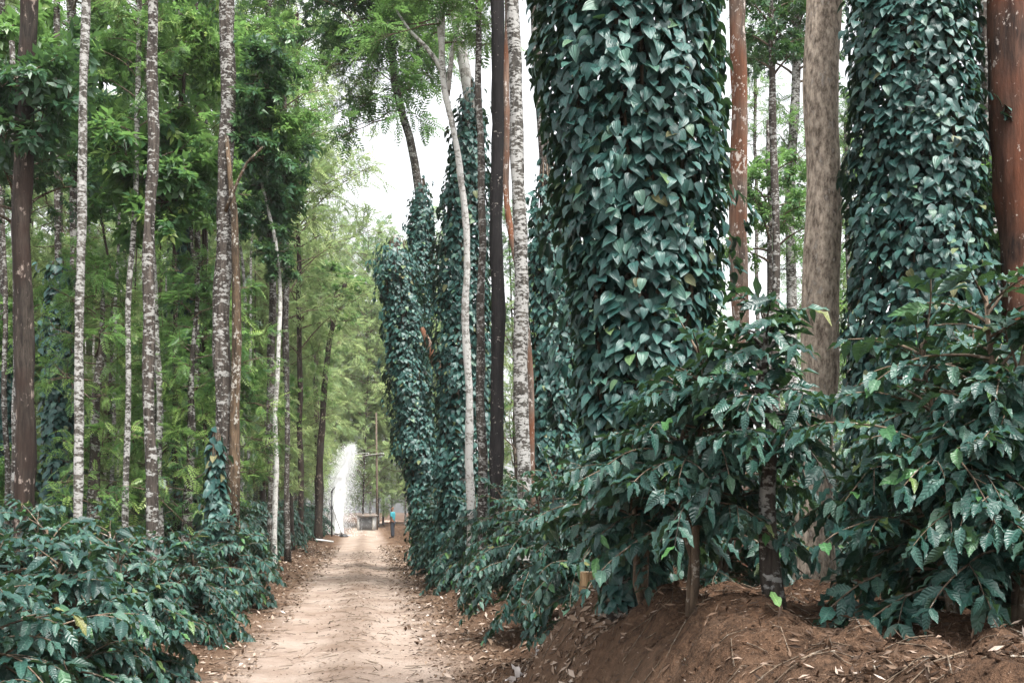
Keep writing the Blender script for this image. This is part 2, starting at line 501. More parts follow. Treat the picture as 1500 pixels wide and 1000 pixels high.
# ------------------------------------------------------------------ crowns of the forest trees
def frond_tpl(kind, seed):
    r = np.random.default_rng(seed)
    V, F, n = [], [], 0
    def leaflet(base, d, nr, L, W):
        nonlocal n
        d = d / np.linalg.norm(d); x = np.cross(d, nr); x /= np.linalg.norm(x) + 1e-9
        z = np.cross(x, d)
        m = base + d * L * 0.45
        V.extend([base, m + x * W * 0.5 + z * W * 0.12, base + d * L - z * L * 0.12, m - x * W * 0.5 + z * W * 0.12])
        F.append([n, n + 1, n + 2, n + 3]); n += 4
    if kind == 'feather':
        Lr = 0.62
        for i in range(7):
            t = (i + 0.8) / 7
            base = np.array([0, t * Lr, -0.18 * t * t])
            ln = 0.19 * math.sin(PI * (0.15 + 0.8 * t)) + 0.04
            for sgn in (-1, 1):
                leaflet(base, np.array([sgn * 0.9, 0.55, r.uniform(-0.25, 0.1)]), np.array([0, 0, 1.0]), ln * r.uniform(0.8, 1.2), 0.058)
        leaflet(np.array([0, Lr, -0.18]), np.array([0, 1, -0.5]), np.array([0, 0, 1.0]), 0.09, 0.035)
    else:
        for i in range(9):
            a = i * 2.4 + r.uniform(-0.3, 0.3)
            t = i / 9
            base = np.array([0, t * 0.22, 0])
            d = np.array([math.cos(a) * 0.8, 0.55, math.sin(a) * 0.5 - 0.25])
            leaflet(base, d, np.array([0, 0.2, 1.0]), r.uniform(0.13, 0.21), r.uniform(0.06, 0.085))
    V = np.array(V)
    return V, np.array(F), np.tile([[0, 0], [1, 0], [1, 1], [0, 1]], (len(F), 1)).astype(float)
FEATHER = [frond_tpl('feather', k) for k in range(3)]
BROAD = [frond_tpl('broad', k) for k in range(3)]

def make_crown(seed, h, r0, nlimb, twigs, per, style, T, el=(20, 55), limb_r=0.045, fs=1.0):
    r = np.random.default_rng(seed)
    mb = MB(); L = Leaves()
    for i in range(nlimb):
        z = h * (i + r.uniform(0, 1)) / nlimb * 0.93
        f = z / h
        prof = r0 * ((1 - 0.72 * f) if style == 'cone' else math.sqrt(max(0.12, 1 - ((f - 0.42) / 0.62) ** 2)))
        ln = prof * r.uniform(0.55, 1.2)
        az = i * 2.399 + r.uniform(-0.5, 0.5)
        e = rad(r.uniform(*el))
        d = np.array([math.cos(az) * math.cos(e), math.sin(az) * math.cos(e), math.sin(e)])
        n = 6
        pts = [np.array([0, 0, z])]
        dd = d.copy()
        for k in range(n):
            dd = norm(dd + r.normal(0, 0.10, 3) + np.array([0, 0, -0.07]))
            pts.append(pts[-1] + dd * ln / n / math.cos(e) * 0.9)
        lr = limb_r * (1 - 0.5 * f)
        mb.tube(pts, np.linspace(lr, 0.006, n + 1), 5, cap=False)
        for t in range(twigs):
            q = r.uniform(0.25, 1.0) * n
            k = min(int(q), n - 1); b = pts[k] + (pts[k + 1] - pts[k]) * (q - k)
            td = norm(d + r.normal(0, 0.75, 3) + np.array([0, 0, 0.05]))
            tl = ln * r.uniform(0.2, 0.42) + 0.15
            e1 = b + td * tl * 0.6; e2 = e1 + (td + np.array([0, 0, -0.35])) * tl * 0.4
            mb.tube([b, e1, e2], [0.010, 0.006, 0.003], 3, cap=False)
            for w in range(per):
                u = r.uniform(0.1, 1.0)
                p = b + (e1 - b) * min(1, u / 0.6) if u < 0.6 else e1 + (e2 - e1) * (u - 0.6) / 0.4
                fd = norm(td + r.normal(0, 0.8, 3) + np.array([0, 0, -0.25]))
                nn = np.array([0, 0, 1.0]) + r.normal(0, 0.35, 3)
                L.put(p, fd, nn, fs * r.uniform(0.65, 1.15))
    p, R, s = L.arrays()
    clump = vnoise(p[:, 0] * 0.9 + p[:, 2] * 0.5 + 50, p[:, 1] * 0.9 + p[:, 2] * 0.8 + 50, seed)
    rnd = np.clip(clump * 0.5 + r.uniform(0, 0.5, len(p)), 0, 0.999)
    return mb.mesh('branches'), join('crown', T, p, R, s, rnd, seed)

CROWNS = {}
def crown_def(key, mat, *a, **k):
    b, c = make_crown(*a, **k)
    b.materials.append(B_TWIG); c.materials.append(mat)
    CROWNS[key] = (b, c)
crown_def('tall0', M_MID, 1, 11, 2.3, 30, 7, 4, 'cone', FEATHER)
crown_def('tall1', M_MID, 2, 10, 2.0, 26, 7, 4, 'ell', FEATHER)
crown_def('tall2', M_MID, 3, 12, 2.6, 34, 7, 4, 'ell', FEATHER, el=(5, 50))
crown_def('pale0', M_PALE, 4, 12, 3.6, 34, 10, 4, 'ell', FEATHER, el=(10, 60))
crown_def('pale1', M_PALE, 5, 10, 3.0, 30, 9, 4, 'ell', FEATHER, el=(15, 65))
crown_def('dark0', M_DARK, 6, 5, 2.2, 20, 9, 5, 'ell', BROAD)
crown_def('dark1', M_DARK, 7, 3.2, 1.5, 16, 8, 5, 'ell', BROAD)
crown_def('small0', M_MID, 8, 3.4, 1.4, 20, 7, 5, 'cone', FEATHER, el=(0, 45), limb_r=0.02, fs=0.5)
crown_def('small1', M_MID, 9, 2.6, 1.1, 18, 7, 5, 'ell', FEATHER, el=(-5, 45), limb_r=0.018, fs=0.48)
crown_def('tuft0', M_DARK, 10, 0.9, 0.7, 12, 5, 4, 'ell', BROAD, el=(-20, 50), limb_r=0.015)
crown_def('droop0', M_MID, 12, 3.0, 2.3, 18, 8, 4, 'ell', FEATHER, el=(-25, 40), limb_r=0.03)

def crown_on(t, key, loc, scale=1.0, rz=0.0, mat=None, name='crown'):
    b, c = CROWNS[key]
    out = []
    for nm, me in (('branches', b), (name, c)):
        o = add(nm, me, None, t)
        o.location = loc; o.scale = (scale,) * 3; o.rotation_euler = (0, 0, rz)
        if me is c:
            o['kind'] = 'stuff'
            if mat is not None:
                o.material_slots[0].link = 'OBJECT'
                o.material_slots[0].material = mat
        out.append(o)
    return out

def smooth_path(pts, n):
    pts = np.array(pts, float)
    z = pts[:, 2]; zz = np.linspace(z.min(), z.max(), n)
    o = np.argsort(z)
    w = [np.interp(zz, z[o], pts[o, k]) for k in (0, 1)]
    for _ in range(2):
        for a in w:
            a[1:-1] = (a[:-2] + 2 * a[1:-1] + a[2:]) / 4
    return np.stack([w[0], w[1], zz], -1)

def tree(name, label, pxs, d, r0, barkm, ztop, crowns=(), group=None, seg=14, rough=0.09, flare=1.25, cat='tree', ridge=0.0, rows=36, rtop=0.6):
    """pxs: [(px, py), ...] points of the trunk's axis in the photograph at depth d"""
    pts = [P(px, py, d) for px, py in pxs]
    pts.sort(key=lambda q: q[2])
    b = pts[0].copy()
    if len(pts) > 1:
        lo = pts[0] + (pts[0] - pts[1]) * 0.0
        b = lo
    base = np.array([b[0], b[1], gz(b[0], b[1])])
    if pts[0][2] > base[2]: pts.insert(0, base.copy())
    else: base = np.array([b[0], b[1], gz(b[0], b[1])])
    dirv = (pts[-1] - pts[-2]) if len(pts) > 2 else np.array([0, 0, 1.0])
    dirv = dirv / max(abs(dirv[2]), 1e-6)
    if pts[-1][2] < ztop: pts.append(pts[-1] + dirv * (ztop - pts[-1][2]) * np.array([0.5, 0.5, 1]))
    pts.append(base + np.array([0, 0, -0.15]))
    path = smooth_path(pts, rows)
    t = thing(name, label, cat, tuple(base), group)
    h = path[:, 2] - base[2]; H = h.max()
    tr_ = np.random.default_rng(int(abs(base[0]) * 131 + d * 17)); ph = tr_.uniform(0, 6.28, 4); wv = tr_.uniform(0.6, 1.4, 4)
    am = min(0.3 * r0, 0.022) * sstep(0.3, 2.5, h)
    path[:, 0] += am * (np.sin(h * 1.1 * wv[0] + ph[0]) + 0.6 * np.sin(h * 2.6 * wv[1] + ph[1]))
    path[:, 1] += am * np.sin(h * 1.3 * wv[2] + ph[2])
    rr = r0 * (1 - (1 - rtop) * np.clip(h / H, 0, 1)) * (1 + (flare - 1) * np.exp(-np.maximum(h, 0) / 0.45)) * (1 + 0.05 * np.sin(h * 2.1 * wv[3] + ph[3]) + 0.03 * np.sin(h * 5.3 + ph[1]))
    mb = MB()
    mb.tube(path - base, rr, seg, rough, seed=int(abs(base[0]) * 97 + d * 31), ridge=ridge)
    add('trunk', mb.mesh('trunk'), barkm, t)
    for c in crowns:
        key, z, sc = c[:3]
        mat = c[3] if len(c) > 3 else None
        k = int(np.argmin(abs(path[:, 2] - z)))
        loc = path[k] - base
        crown_on(t, key, (loc[0], loc[1], z - base[2]), sc, random.uniform(0, 6.28), mat)
    return t

# ------------------------------------------------------------------ pepper-covered trees
def pillar(name, label, d, prof, ztop, leaf, dens, T, ME, n_single, seed, trunk_r=0.2, barkm=None, zbot=None, trunk_px=None, bulge=0.10, shoots=60, ragged=0.5):
    """prof: [(py, centre px, width px)]"""
    r = np.random.default_rng(seed)
    prof = sorted(prof, key=lambda q: -q[0])
    zs = np.array([CAM_H + (HOR - q[0]) / FPX * d for q in prof])
    xs = np.array([X(q[1], d) for q in prof]); rs = np.array([q[2] / 2 / FPX * d for q in prof])
    bx = xs[0]; bz = gz(bx, d)
    base = np.array([bx, d, bz])
    t = thing(name, label, 'tree', tuple(base))
    z1 = min(ztop, zs.max()); z0 = bz if zbot is None else zbot
    nz = max(2, int((z1 - z0) / 0.05))
    zz = np.linspace(z0, z1, nz + 1)
    area = np.trapz(2 * PI * np.interp(zz, zs, rs), zz)
    n = int(area * dens)
    # sample heights in proportion to circumference
    w = np.interp(zz, zs, rs); cw = np.concatenate([[0], np.cumsum((w[1:] + w[:-1]) / 2)]); cw /= cw[-1]
    z = np.interp(r.uniform(0, 1, n), cw, zz)
    th = r.uniform(0, 2 * PI, n)
    R0 = np.interp(z, zs, rs)
    lump = vnoise(th * 2.2 + 10 + 0.0 * z, z * 1.6 + 20, seed) - 0.5
    lump2 = vnoise(np.cos(th) * 3 + 30, z * 3.5 + np.sin(th) * 3 + 30, seed + 1) - 0.5
    depth = r.beta(1.1, 3.2, n)
    depth = np.where(r.uniform(0, 1, n) < 0.16, r.uniform(0.7, 1.3, n), depth)
    Rr = R0 * (1 + bulge * 2.2 * lump + bulge * 1.2 * lump2) - depth * np.minimum(0.30, R0 * 0.5) - leaf * 0.25
    # loose shoots that hang clear of the column, and a thinning ragged top
    sh = r.uniform(0, 2 * PI, shoots); sz = r.uniform(z0 + 0.4, z1, shoots); sl = r.uniform(0.2, 0.7, shoots)
    pick = r.uniform(0, 1, n) < 0.0014 * shoots
    q = r.integers(0, shoots, n)
    fr = r.uniform(0, 1, n)
    th = np.where(pick, sh[q] + r.normal(0, 0.05, n), th)
    z = np.where(pick, np.maximum(z0 + 0.1, sz[q] - fr * sl[q]), z)
    R0 = np.where(pick, np.interp(z, zs, rs), R0)
    Rr = np.where(pick, R0 * 1.02 + 0.13 * np.sin(fr * 2.6) * r.uniform(0.7, 1.1, n) + leaf * 0.2, Rr)
    Rr = np.maximum(Rr, 0.05)
    if zs.max() <= ztop:
        thin = r.uniform(0, 1, n) < sstep(0.0, 1.0, (z1 - z) / ragged) * 0.8 + 0.2
        th, z, Rr = th[thin], z[thin], Rr[thin]
        n = len(z)
    o = np.stack([np.cos(th), np.sin(th), np.zeros(n)], -1)
    cx = np.interp(z, zs, xs)
    p = np.stack([cx + Rr * o[:, 0], d + Rr * o[:, 1], z], -1)
    tilt = np.radians(np.clip(r.normal(38, 16, n), 5, 95))
    tang = np.stack([-o[:, 1], o[:, 0], np.zeros(n)], -1)
    up = np.array([0, 0, 1.0])
    sw = r.normal(0, 0.6, n)[:, None]
    dr = norm(-up * np.cos(tilt)[:, None] + o * np.sin(tilt)[:, None] + tang * sw)
    nr = norm(up * np.sin(tilt)[:, None] + o * np.cos(tilt)[:, None] + r.normal(0, 0.24, (n, 3)))
    x = norm(np.cross(dr, nr)); zv = np.cross(x, dr)
    R = np.stack([x, dr, zv], -1)
    s = leaf * np.clip(r.normal(1.0, 0.17, n), 0.5, 1.35)
    leaves_of(t, (p, R, s), T, ME, M_PEPPER, n_single, 'vine_foliage')
    # supporting trunk inside
    path = [(X(q[1], d) - bx, 0, zq - bz) for q, zq in zip(prof, zs)]
    path = np.array([(0, 0, -0.1)] + [q for q in path if q[2] > 0.1])
    if trunk_px:
        ext = np.array([P(px, py, d) - base for px, py in trunk_px])
        path = np.concatenate([path[path[:, 2] < ext[0][2]], ext])
    mb = MB(); mb.tube(path, np.linspace(trunk_r, trunk_r * 0.6, len(path)), 12, 0.04, seed)
    add('trunk', mb.mesh('trunk'), barkm or B_MOTT, t)
    # climbing stems
    mb = MB()
    for k in range(10):
        a = k * 0.628 + r.uniform(-0.2, 0.2)
        q = []
        for h in np.linspace(z0 + 0.02, z1 - 0.1, 9):
            rr_ = np.interp(h, zs, rs) * r.uniform(0.5, 0.75); a += r.uniform(-0.12, 0.12)
            q.append((np.interp(h, zs, xs) + rr_ * math.cos(a) - bx, rr_ * math.sin(a), h - bz))
        mb.tube(q, 0.012, 4, cap=False)
    add('vine_stems', mb.mesh('vine_stems'), B_TWIG, t)
    return t

# ------------------------------------------------------------------ coffee bushes
def coffee_geo(seed, H, Rb, nprim, L0, nstem=1, lean=(0, 0), low=0.12, node=0.062, bare=0.0, stem_r=0.045, side=0):
    """bush at the origin: stems MB, leaf arrays"""
    r = np.random.default_rng(seed)
    mb = MB(); L = Leaves()
    stems = []
    for k in range(nstem):
        a = r.uniform(0, 6.28); sp = 0.0 if nstem == 1 else 0.22 * Rb
        pts = [np.array([0, 0, -0.06])]
        for i in range(1, 9):
            f = i / 8
            pts.append(np.array([lean[0] * f + math.cos(a) * sp * f ** 0.7 + r.normal(0, 0.018), lean[1] * f + math.sin(a) * sp * f ** 0.7 + r.normal(0, 0.03), H * f * (1 if k == 0 else 0.88)]))
        stems.append(np.array(pts))
        mb.tube(pts, np.linspace(0.026 if nstem > 1 else stem_r, 0.010, 9), 8, 0.08, seed + k)
    for i in range(nprim):
        st = stems[i % nstem]
        f = low + (1 - low) * ((i + r.uniform(0, 1)) / nprim)
        q = f * 8; k = min(int(q), 7); b = st[k] + (st[k + 1] - st[k]) * (q - k)
        az = i * 2.399 + r.uniform(-0.4, 0.4)
        prof = (0.75 + 0.35 * math.sin(PI * min(1, f * 1.15))) * (1 - 0.45 * max(0, f - 0.6) / 0.4)
        ln = Rb * prof * r.uniform(0.5, 1.3)
        if side and math.cos(az) * side < -0.25: ln *= 0.42
        e = rad(r.uniform(2, 55) + 25 * max(0, f - 0.75) / 0.25)
        dd = np.array([math.cos(az) * math.cos(e), math.sin(az) * math.cos(e), math.sin(e)])
        nn = max(4, int(ln / node))
        pts = [b]
        side_flip = 0
        for j in range(nn):
            dd = norm(dd + np.array([0, 0, -0.115 * node / 0.075 * r.uniform(0.6, 1.7)]) + r.normal(0, 0.05, 3))
            pts.append(pts[-1] + dd * ln / nn)
            fr = j / nn
            if fr < 0.15 + bare: continue
            hor = norm(np.cross(dd, np.array([0, 0, 1.0])))
            for sg in (-1, 1):
                if r.uniform() < 0.06: continue
                ld = hor * sg * r.uniform(0.6, 1.0) + dd * r.uniform(0.35, 0.8) + np.array([0, 0, -r.uniform(-0.2, 0.8)])
                ln_ = np.array([0, 0, 1.0]) + dd * 0.25 + hor * sg * 0.25 + r.normal(0, 0.36, 3)
                L.put(pts[-1], ld, ln_, L0 * r.uniform(0.62, 1.18) * (1.0 if fr < 0.8 else 0.75))
            if r.uniform() < 0.16 and fr < 0.75:       # secondary twig
                sdv = norm(dd + hor * r.choice([-1, 1]) * 0.9 + np.array([0, 0, 0.15])); sp = pts[-1]; sq = [sp]
                for w in range(4):
                    sdv = norm(sdv + np.array([0, 0, -0.14])); sp = sp + sdv * node; sq.append(sp)
                    h2 = norm(np.cross(sdv, np.array([0, 0, 1.0])))
                    for sg in (-1, 1):
                        L.put(sp, h2 * sg * 0.85 + sdv * 0.6 + np.array([0, 0, -r.uniform(0.15, 0.8)]), np.array([0, 0, 1.0]) + r.normal(0, 0.3, 3), L0 * r.uniform(0.55, 1.05))
                mb.tube(sq, [0.004, 0.0035, 0.003, 0.003, 0.002], 3, cap=False)
        L.put(pts[-1], dd + np.array([0, 0, -0.3]), np.array([0, 0, 1.0]), L0 * 0.75)
        mb.tube(pts, np.linspace(0.009, 0.0028, len(pts)), 4, cap=False)
    return mb, L.arrays()

def coffee_bush(label, px, d, H, Rb, seed, nprim=46, L0=0.155, n_single=0, nstem=2, lean=(0, 0), group=None, low=0.12, T=None, bare=0.0, dx=0.0, barkm=None, node=0.062, stem_r=0.045, side=0):
    x = X(px, d) + dx
    b = (x, d, gz(x, d))
    mb, (p, R, s) = coffee_geo(seed, H, Rb, nprim, L0, nstem, lean, low, bare=bare, node=node, stem_r=stem_r, side=side)
    t = thing('coffee_bush', label, 'bush', b, group)
    add('stem', mb.mesh('stem'), barkm or B_TWIG, t)
    leaves_of(t, (p + np.array(b), R, s), T or COFFEE_MID, COFFEE_ME, M_COFFEE, n_single, 'foliage')
    return t

# ================================================================== BUILD: large trees on the right
pillar('vine_covered_tree', 'largest and nearest tree wrapped in dark teal pepper vine leaves, right of the dirt track', 6.8,
       [(-420, 900, 290), (-150, 908, 290), (0, 915, 280), (120, 922, 275), (250, 933, 265), (400, 946, 234), (500, 943, 210), (600, 932, 185), (680, 928, 135), (870, 925, 100)],
       6.3, 0.090, 760, PEPPER_MID, PEPPER_ME, 300, 3, bulge=0.07, shoots=26, trunk_r=0.19)
pillar('vine_covered_tree', 'thick tree wrapped in pepper vine leaves between the grey trunk and the red brown trunk', 8.6,
       [(-420, 1330, 180), (-100, 1333, 182), (0, 1335, 186), (100, 1335, 192), (250, 1341, 202), (400, 1350, 224), (480, 1352, 232), (880, 1350, 230)],
       7.0, 0.088, 720, PEPPER_MID, PEPPER_ME, 300, 4, bulge=0.07, shoots=26, trunk_r=0.26)
pillar('vine_covered_tree', 'vine covered tree half hidden just left behind the largest vine covered tree', 17,
       [(225, 800, 20), (260, 802, 44), (330, 805, 64), (450, 810, 80), (640, 812, 90), (800, 812, 90)],
       9, 0.12, 330, PEPPER_FAR, PEPPER_ME, 110, 5, trunk_r=0.13, bulge=0.13, ragged=1.3, trunk_px=[(802, 280), (792, 150), (786, 60), (775, -200)])
pillar('vine_covered_tree', 'tall tapering vine covered tree behind the curved whitish trunk', 21,
       [(112, 688, 16), (150, 690, 42), (220, 688, 62), (300, 682, 74), (400, 679, 84), (550, 680, 88), (800, 680, 92)],
       12, 0.125, 320, PEPPER_FAR, PEPPER_ME, 140, 6, trunk_r=0.16, bulge=0.13, ragged=1.3, trunk_px=[(689, 150), (682, 110), (672, 50), (664, 0), (650, -120), (640, -300)], barkm=B_WHITE)
pillar('vine_covered_tree', 'leaning vine covered column with a ragged broad top, beside the standing man', 27,
       [(345, 582, 24), (362, 580, 54), (378, 580, 66), (400, 582, 72), (430, 585, 62), (470, 590, 60), (550, 597, 64), (650, 610, 70), (700, 621, 62), (760, 630, 58), (800, 632, 58)],
       12, 0.13, 300, PEPPER_FAR, PEPPER_ME, 70, 7, trunk_r=0.18, bulge=0.13, ragged=1.3)
tJ = 0
tK = pillar('vine_covered_tree', 'vine covered tree with a bare leaning upper trunk above the ragged column', 31,
       [(258, 618, 10), (285, 618, 30), (330, 617, 42), (400, 617, 44), (460, 618, 34), (500, 620, 16), (800, 620, 14)],
       12, 0.13, 300, PEPPER_FAR, PEPPER_ME, 0, 8, trunk_r=0.16, bulge=0.13, ragged=1.3, trunk_px=[(615, 290), (608, 240), (600, 200), (590, 170), (578, 120), (572, 60), (560, -80), (555, -200)])
bk = np.array(tK.location)
for key, px, py, sc in (('droop0', 572, 175, 0.85), ('droop0', 545, 90, 0.95), ('tall1', 560, 40, 0.6), ('droop0', 610, 70, 0.9), ('small1', 515, 150, 0.8)):
    crown_on(tK, key, tuple(P(px, py, 31) - bk), sc, random.uniform(0, 6))
mb = MB(); bs = P(690, 600, 24)
pb_ = [P(px, py, 24) - bs for px, py in ((690, 600), (668, 585), (652, 560), (638, 530), (628, 505), (618, 480))]
mb.tube(pb_, [0.10, 0.13, 0.13, 0.11, 0.09, 0.05], 9, 0.1, 4)

tree('broad_trunk_tree', 'straight grey brown furrowed trunk rising behind the coffee bushes, right of the orange brown trunk', [(1212, -100), (1211, 0), (1206, 250), (1200, 450), (1194, 650), (1195, 850)], 9.4, 0.172, B_GREY, 14,
     [], seg=28, rough=0.03, ridge=0.03, rows=90, flare=1.35, rtop=0.75)
tree('rust_trunk_tree', 'slim orange brown trunk close beside the largest vine covered tree', [(1078, -100), (1079, 0), (1082, 200), (1086, 400), (1084, 480), (1090, 800)], 11.5, 0.105, B_ORANGE, 14,
     [], seg=16, rows=60, rtop=0.75)
tree('red_trunk_tree', 'dark red brown trunk at the right edge, beyond the second vine covered tree', [(1480, -100), (1482, 0), (1488, 200), (1494, 400), (1500, 500), (1506, 850)], 8.2, 0.165, B_RED, 13,
     [], seg=24, rows=70, ridge=0.02, rtop=0.8)
tree('pale_thin_tree', 'thin pale grey trunk left of the red brown trunk at the right edge', [(1457, 150), (1458, 300), (1460, 480), (1460, 780)], 14, 0.07, B_PALE, 13, [], rows=40)
tree('forked_tree', 'pale forked trunk seen between the orange brown and grey brown trunks', [(1170, -60), (1168, 60), (1160, 200), (1158, 430), (1158, 780)], 24, 0.14, B_PALE, 18,
     [('tall1', 7.0, 0.42), ('dark1', 11.5, 0.8), ('tall2', 13, 0.7)])
tree('lichen_tree', 'white blotched lichen trunk just left of the largest vine covered tree', [(748, -60), (750, 50), (756, 200), (763, 400), (766, 560), (768, 640), (769, 780)], 14.5, 0.105, B_PALE, 15, [], seg=18, rows=60, rtop=0.75)
tree('black_trunk_tree', 'straight blackish trunk left of the white blotched trunk', [(727, -60), (728, 0), (729, 300), (728, 500), (728, 690), (728, 780)], 17.5, 0.12, B_BLACK, 16, [], seg=18, rows=60, rtop=0.9, flare=1.05)
tree('orange_stem_tree', 'narrow orange brown trunk tucked behind the white blotched trunk', [(741, 60), (742, 300), (775, 480), (778, 640), (778, 780)], 16, 0.06, B_ORANGE, 13, [], rows=40)
tH = tree('curved_white_tree', 'slender curving whitish trunk left of the blackish trunk', [(648, 60), (650, 110), (660, 165), (672, 230), (682, 300), (683, 350), (680, 450), (684, 550), (689, 640), (690, 780)], 19, 0.082, B_WHITE, 12.5,
     [('tall1', 10.2, 0.5), ('droop0', 10.6, 0.7, M_MID)], seg=14, rows=70, rtop=0.55)
bH = np.array(tH.location)
mb2 = MB()
for q in ([(650, 110), (640, 90), (625, 70), (600, 45), (580, 15)], [(655, 140), (662, 80), (672, 30), (676, -40)], [(650, 110), (645, 60), (640, 10), (636, -60)]):
    mb2.tube([P(px, py, 19) - bH for px, py in q], np.linspace(0.055, 0.02, len(q)), 7, 0.05, 2)
add('limb', mb2.mesh('limb'), B_WHITE, tH)
tb = thing('broken_branch', 'broken brown branch stub leaning out of the tall tapering vine tree', 'branch', tuple(bs))
add('limb', mb.mesh('limb'), B_ORANGE, tb)

# ------------------------------------------------------------------ trunks on the left
tree('red_brown_tree', 'thick trunk at the far left, dark above and red brown below', [(44, -100), (43, 0), (38, 150), (34, 350), (34, 500), (35, 730), (35, 780)], 15.5, 0.145, B_BROWN, 16, [('tuft0', 7.3, 1.2)], seg=18, rows=50, rtop=0.8)
tree('dark_upper_tree', 'dark brown trunk behind the first white blotched trunk from the left', [(103, -80), (105, 50), (108, 150), (109, 400), (109, 780)], 21, 0.12, B_MOTT, 18, [('tuft0', 9.0, 1.5), ('tall2', 11.5, 0.6)], rows=40)
tree('lichen_tree', 'first white blotched slim trunk from the left, right of the red brown trunk', [(122, -80), (123, 0), (121, 200), (119, 450), (116, 640), (114, 780)], 14, 0.064, B_PALE, 15, [], seg=14, rows=60, rtop=0.8)
tree('lichen_tree', 'thinnest white blotched trunk, between the two blotched trunks on the left', [(204, 60), (203, 130), (196, 300), (190, 450), (186, 620), (183, 780)], 18, 0.055, B_PALE, 13, [('tall1', 8.0, 0.35), ('small0', 10.0, 0.7)], rows=50, rtop=0.7)
tree('lichen_tree', 'dark trunk with white lichen standing right behind the front left coffee bushes', [(224, -80), (223, 0), (221, 200), (219, 450), (220, 640), (223, 800)], 12.5, 0.072, B_MOTT, 14, [], seg=16, rows=70, rtop=0.8)
t6 = tree('twin_stem_tree', 'thick blotched trunk with leaf tufts beside an orange side stem, left of the road', [(335, -80), (333, 50), (331, 200), (328, 380), (326, 520), (328, 640), (330, 780)], 17.5, 0.155, B_MOTT, 17, [], seg=20, rows=70, ridge=0.03, rtop=0.62)
b6 = np.array(t6.location)
mbs = MB()
mbs.tube([P(px, py, 17.3) - b6 for px, py in ((332, 200), (337, 262), (343, 310), (346, 400), (347, 500), (344, 600), (343, 700), (340, 790))], [0.03, 0.045, 0.06, 0.07, 0.08, 0.085, 0.10, 0.12], 12, 0.08, 3)
add('side_stem', mbs.mesh('side_stem'), B_OCHRE, t6)
mbs = MB()
mbs.tube([P(px, py, 17.1) - b6 for px, py in ((330, 310), (340, 285), (350, 262), (362, 238), (385, 215))], [0.035, 0.03, 0.026, 0.022, 0.015], 7, 0.06, 3)
add('limb', mbs.mesh('limb'), B_OCHRE, t6)
for k, (px, py, sc) in enumerate(((385, 215, 1.2), (300, 240, 0.8), (370, 175, 1.2), (410, 200, 1.0), (345, 320, 0.8), (295, 70, 1.2), (385, 110, 1.2))):
    crown_on(t6, 'tuft0', tuple(P(px, py + 20, 17.9 + 0.5 * abs(px - 385) / 60) - b6), sc * 0.66, random.uniform(0, 6), M_MID if k % 2 else None, 'leaf_tuft')
tree('slim_pale_tree', 'slim pale trunk right of the thick twin stemmed tree', [(394, -60), (395, 100), (397, 300), (398, 500), (397, 680), (397, 780)], 28, 0.11, B_MOTT, 18, [('tuft0', 9.6, 1.6), ('tall0', 11, 0.7)], rows=50, rtop=0.8)
tree('curved_pale_tree', 'thin white stem bending left near its top, right of the slim pale trunk', [(384, 270), (392, 310), (404, 345), (410, 390), (408, 500), (404, 640), (402, 780)], 27, 0.07, B_WHITE, 10.7, [('tuft0', 7.9, 0.8), ('tuft0', 9.8, 1.3)], rows=50, rtop=0.6)
tree('brown_trunk_tree', 'dark brown slim trunk near the road, left of the water spray', [(412, 300), (415, 430), (420, 600), (425, 730), (426, 780)], 38, 0.12, B_BROWN, 20, [('pale1', 8.5, 0.75), ('tall1', 13, 0.7)], rows=40)
tree('brown_trunk_tree', 'brown slim trunk nearest the left road edge before the spray', [(436, 200), (437, 360), (439, 550), (441, 740), (441, 780)], 42, 0.12, B_BROWN, 22, [('pale0', 7.5, 0.8), ('pale0', 12.5, 0.85)], rows=40)
tree('leaning_dark_tree', 'dark trunk leaning right into a pale feathery crown above the road', [(504, 425), (492, 455), (482, 500), (476, 560), (470, 640), (466, 780)], 49, 0.20, B_BROWN, 12.6, [('tall2', 6.5, 0.35), ('dark1', 10.2, 1.0, M_MID)], rows=40, rtop=0.5)
tree('brown_trunk_tree', 'dark trunk with bright ivy beside the sprinkler tripod', [(460, 300), (462, 450), (464, 640), (465, 780)], 60, 0.17, B_BROWN, 17, [('small0', 3.4, 1.0, M_PALE), ('pale1', 11, 0.4)], rows=30)

# vine patches on left trunks
def small_pillar(label, px, d, py0, py1, w, seed, single=0, bare=True):
    mid = (py0 + py1) / 2
    return pillar('vine_covered_tree', label, d, [(py0, px, w * 0.3), (py0 + 15, px, w * 0.7), (mid, px, w), (py1, px + 2, w * 0.9), (py1 + 30, px + 2, w * 0.8)],
                  20, 0.15, 240, PEPPER_FAR, PEPPER_ME, single, seed, trunk_r=0.09, trunk_px=[(px, py0 + 40), (px - 3, py0 - 150), (px - 2, py0 - 1300)] if bare else None, barkm=B_MOTT,
                  zbot=CAM_H + (HOR - py1 - 30) / FPX * d)
small_pillar('teal vine wrapped trunk behind the first white blotched trunk on the left', 86, 20, 375, 760, 52, 31, 60)
small_pillar('vine draped trunk with hanging teal leaves at the foot of the twin stemmed tree', 316, 16.6, 625, 790, 34, 32, 60, False)
small_pillar('dark vine clad trunk between the thinnest blotched trunk and the twin stemmed tree', 268, 24, 290, 760, 36, 33)
0 and small_pillar('low vine wrapped trunk in shade behind the dark lichen trunk on the left', 246, 19, 560, 780, 46, 34)
small_pillar('vine wrapped trunk at the far left edge behind the red brown trunk', 6, 22, 480, 780, 60, 35)

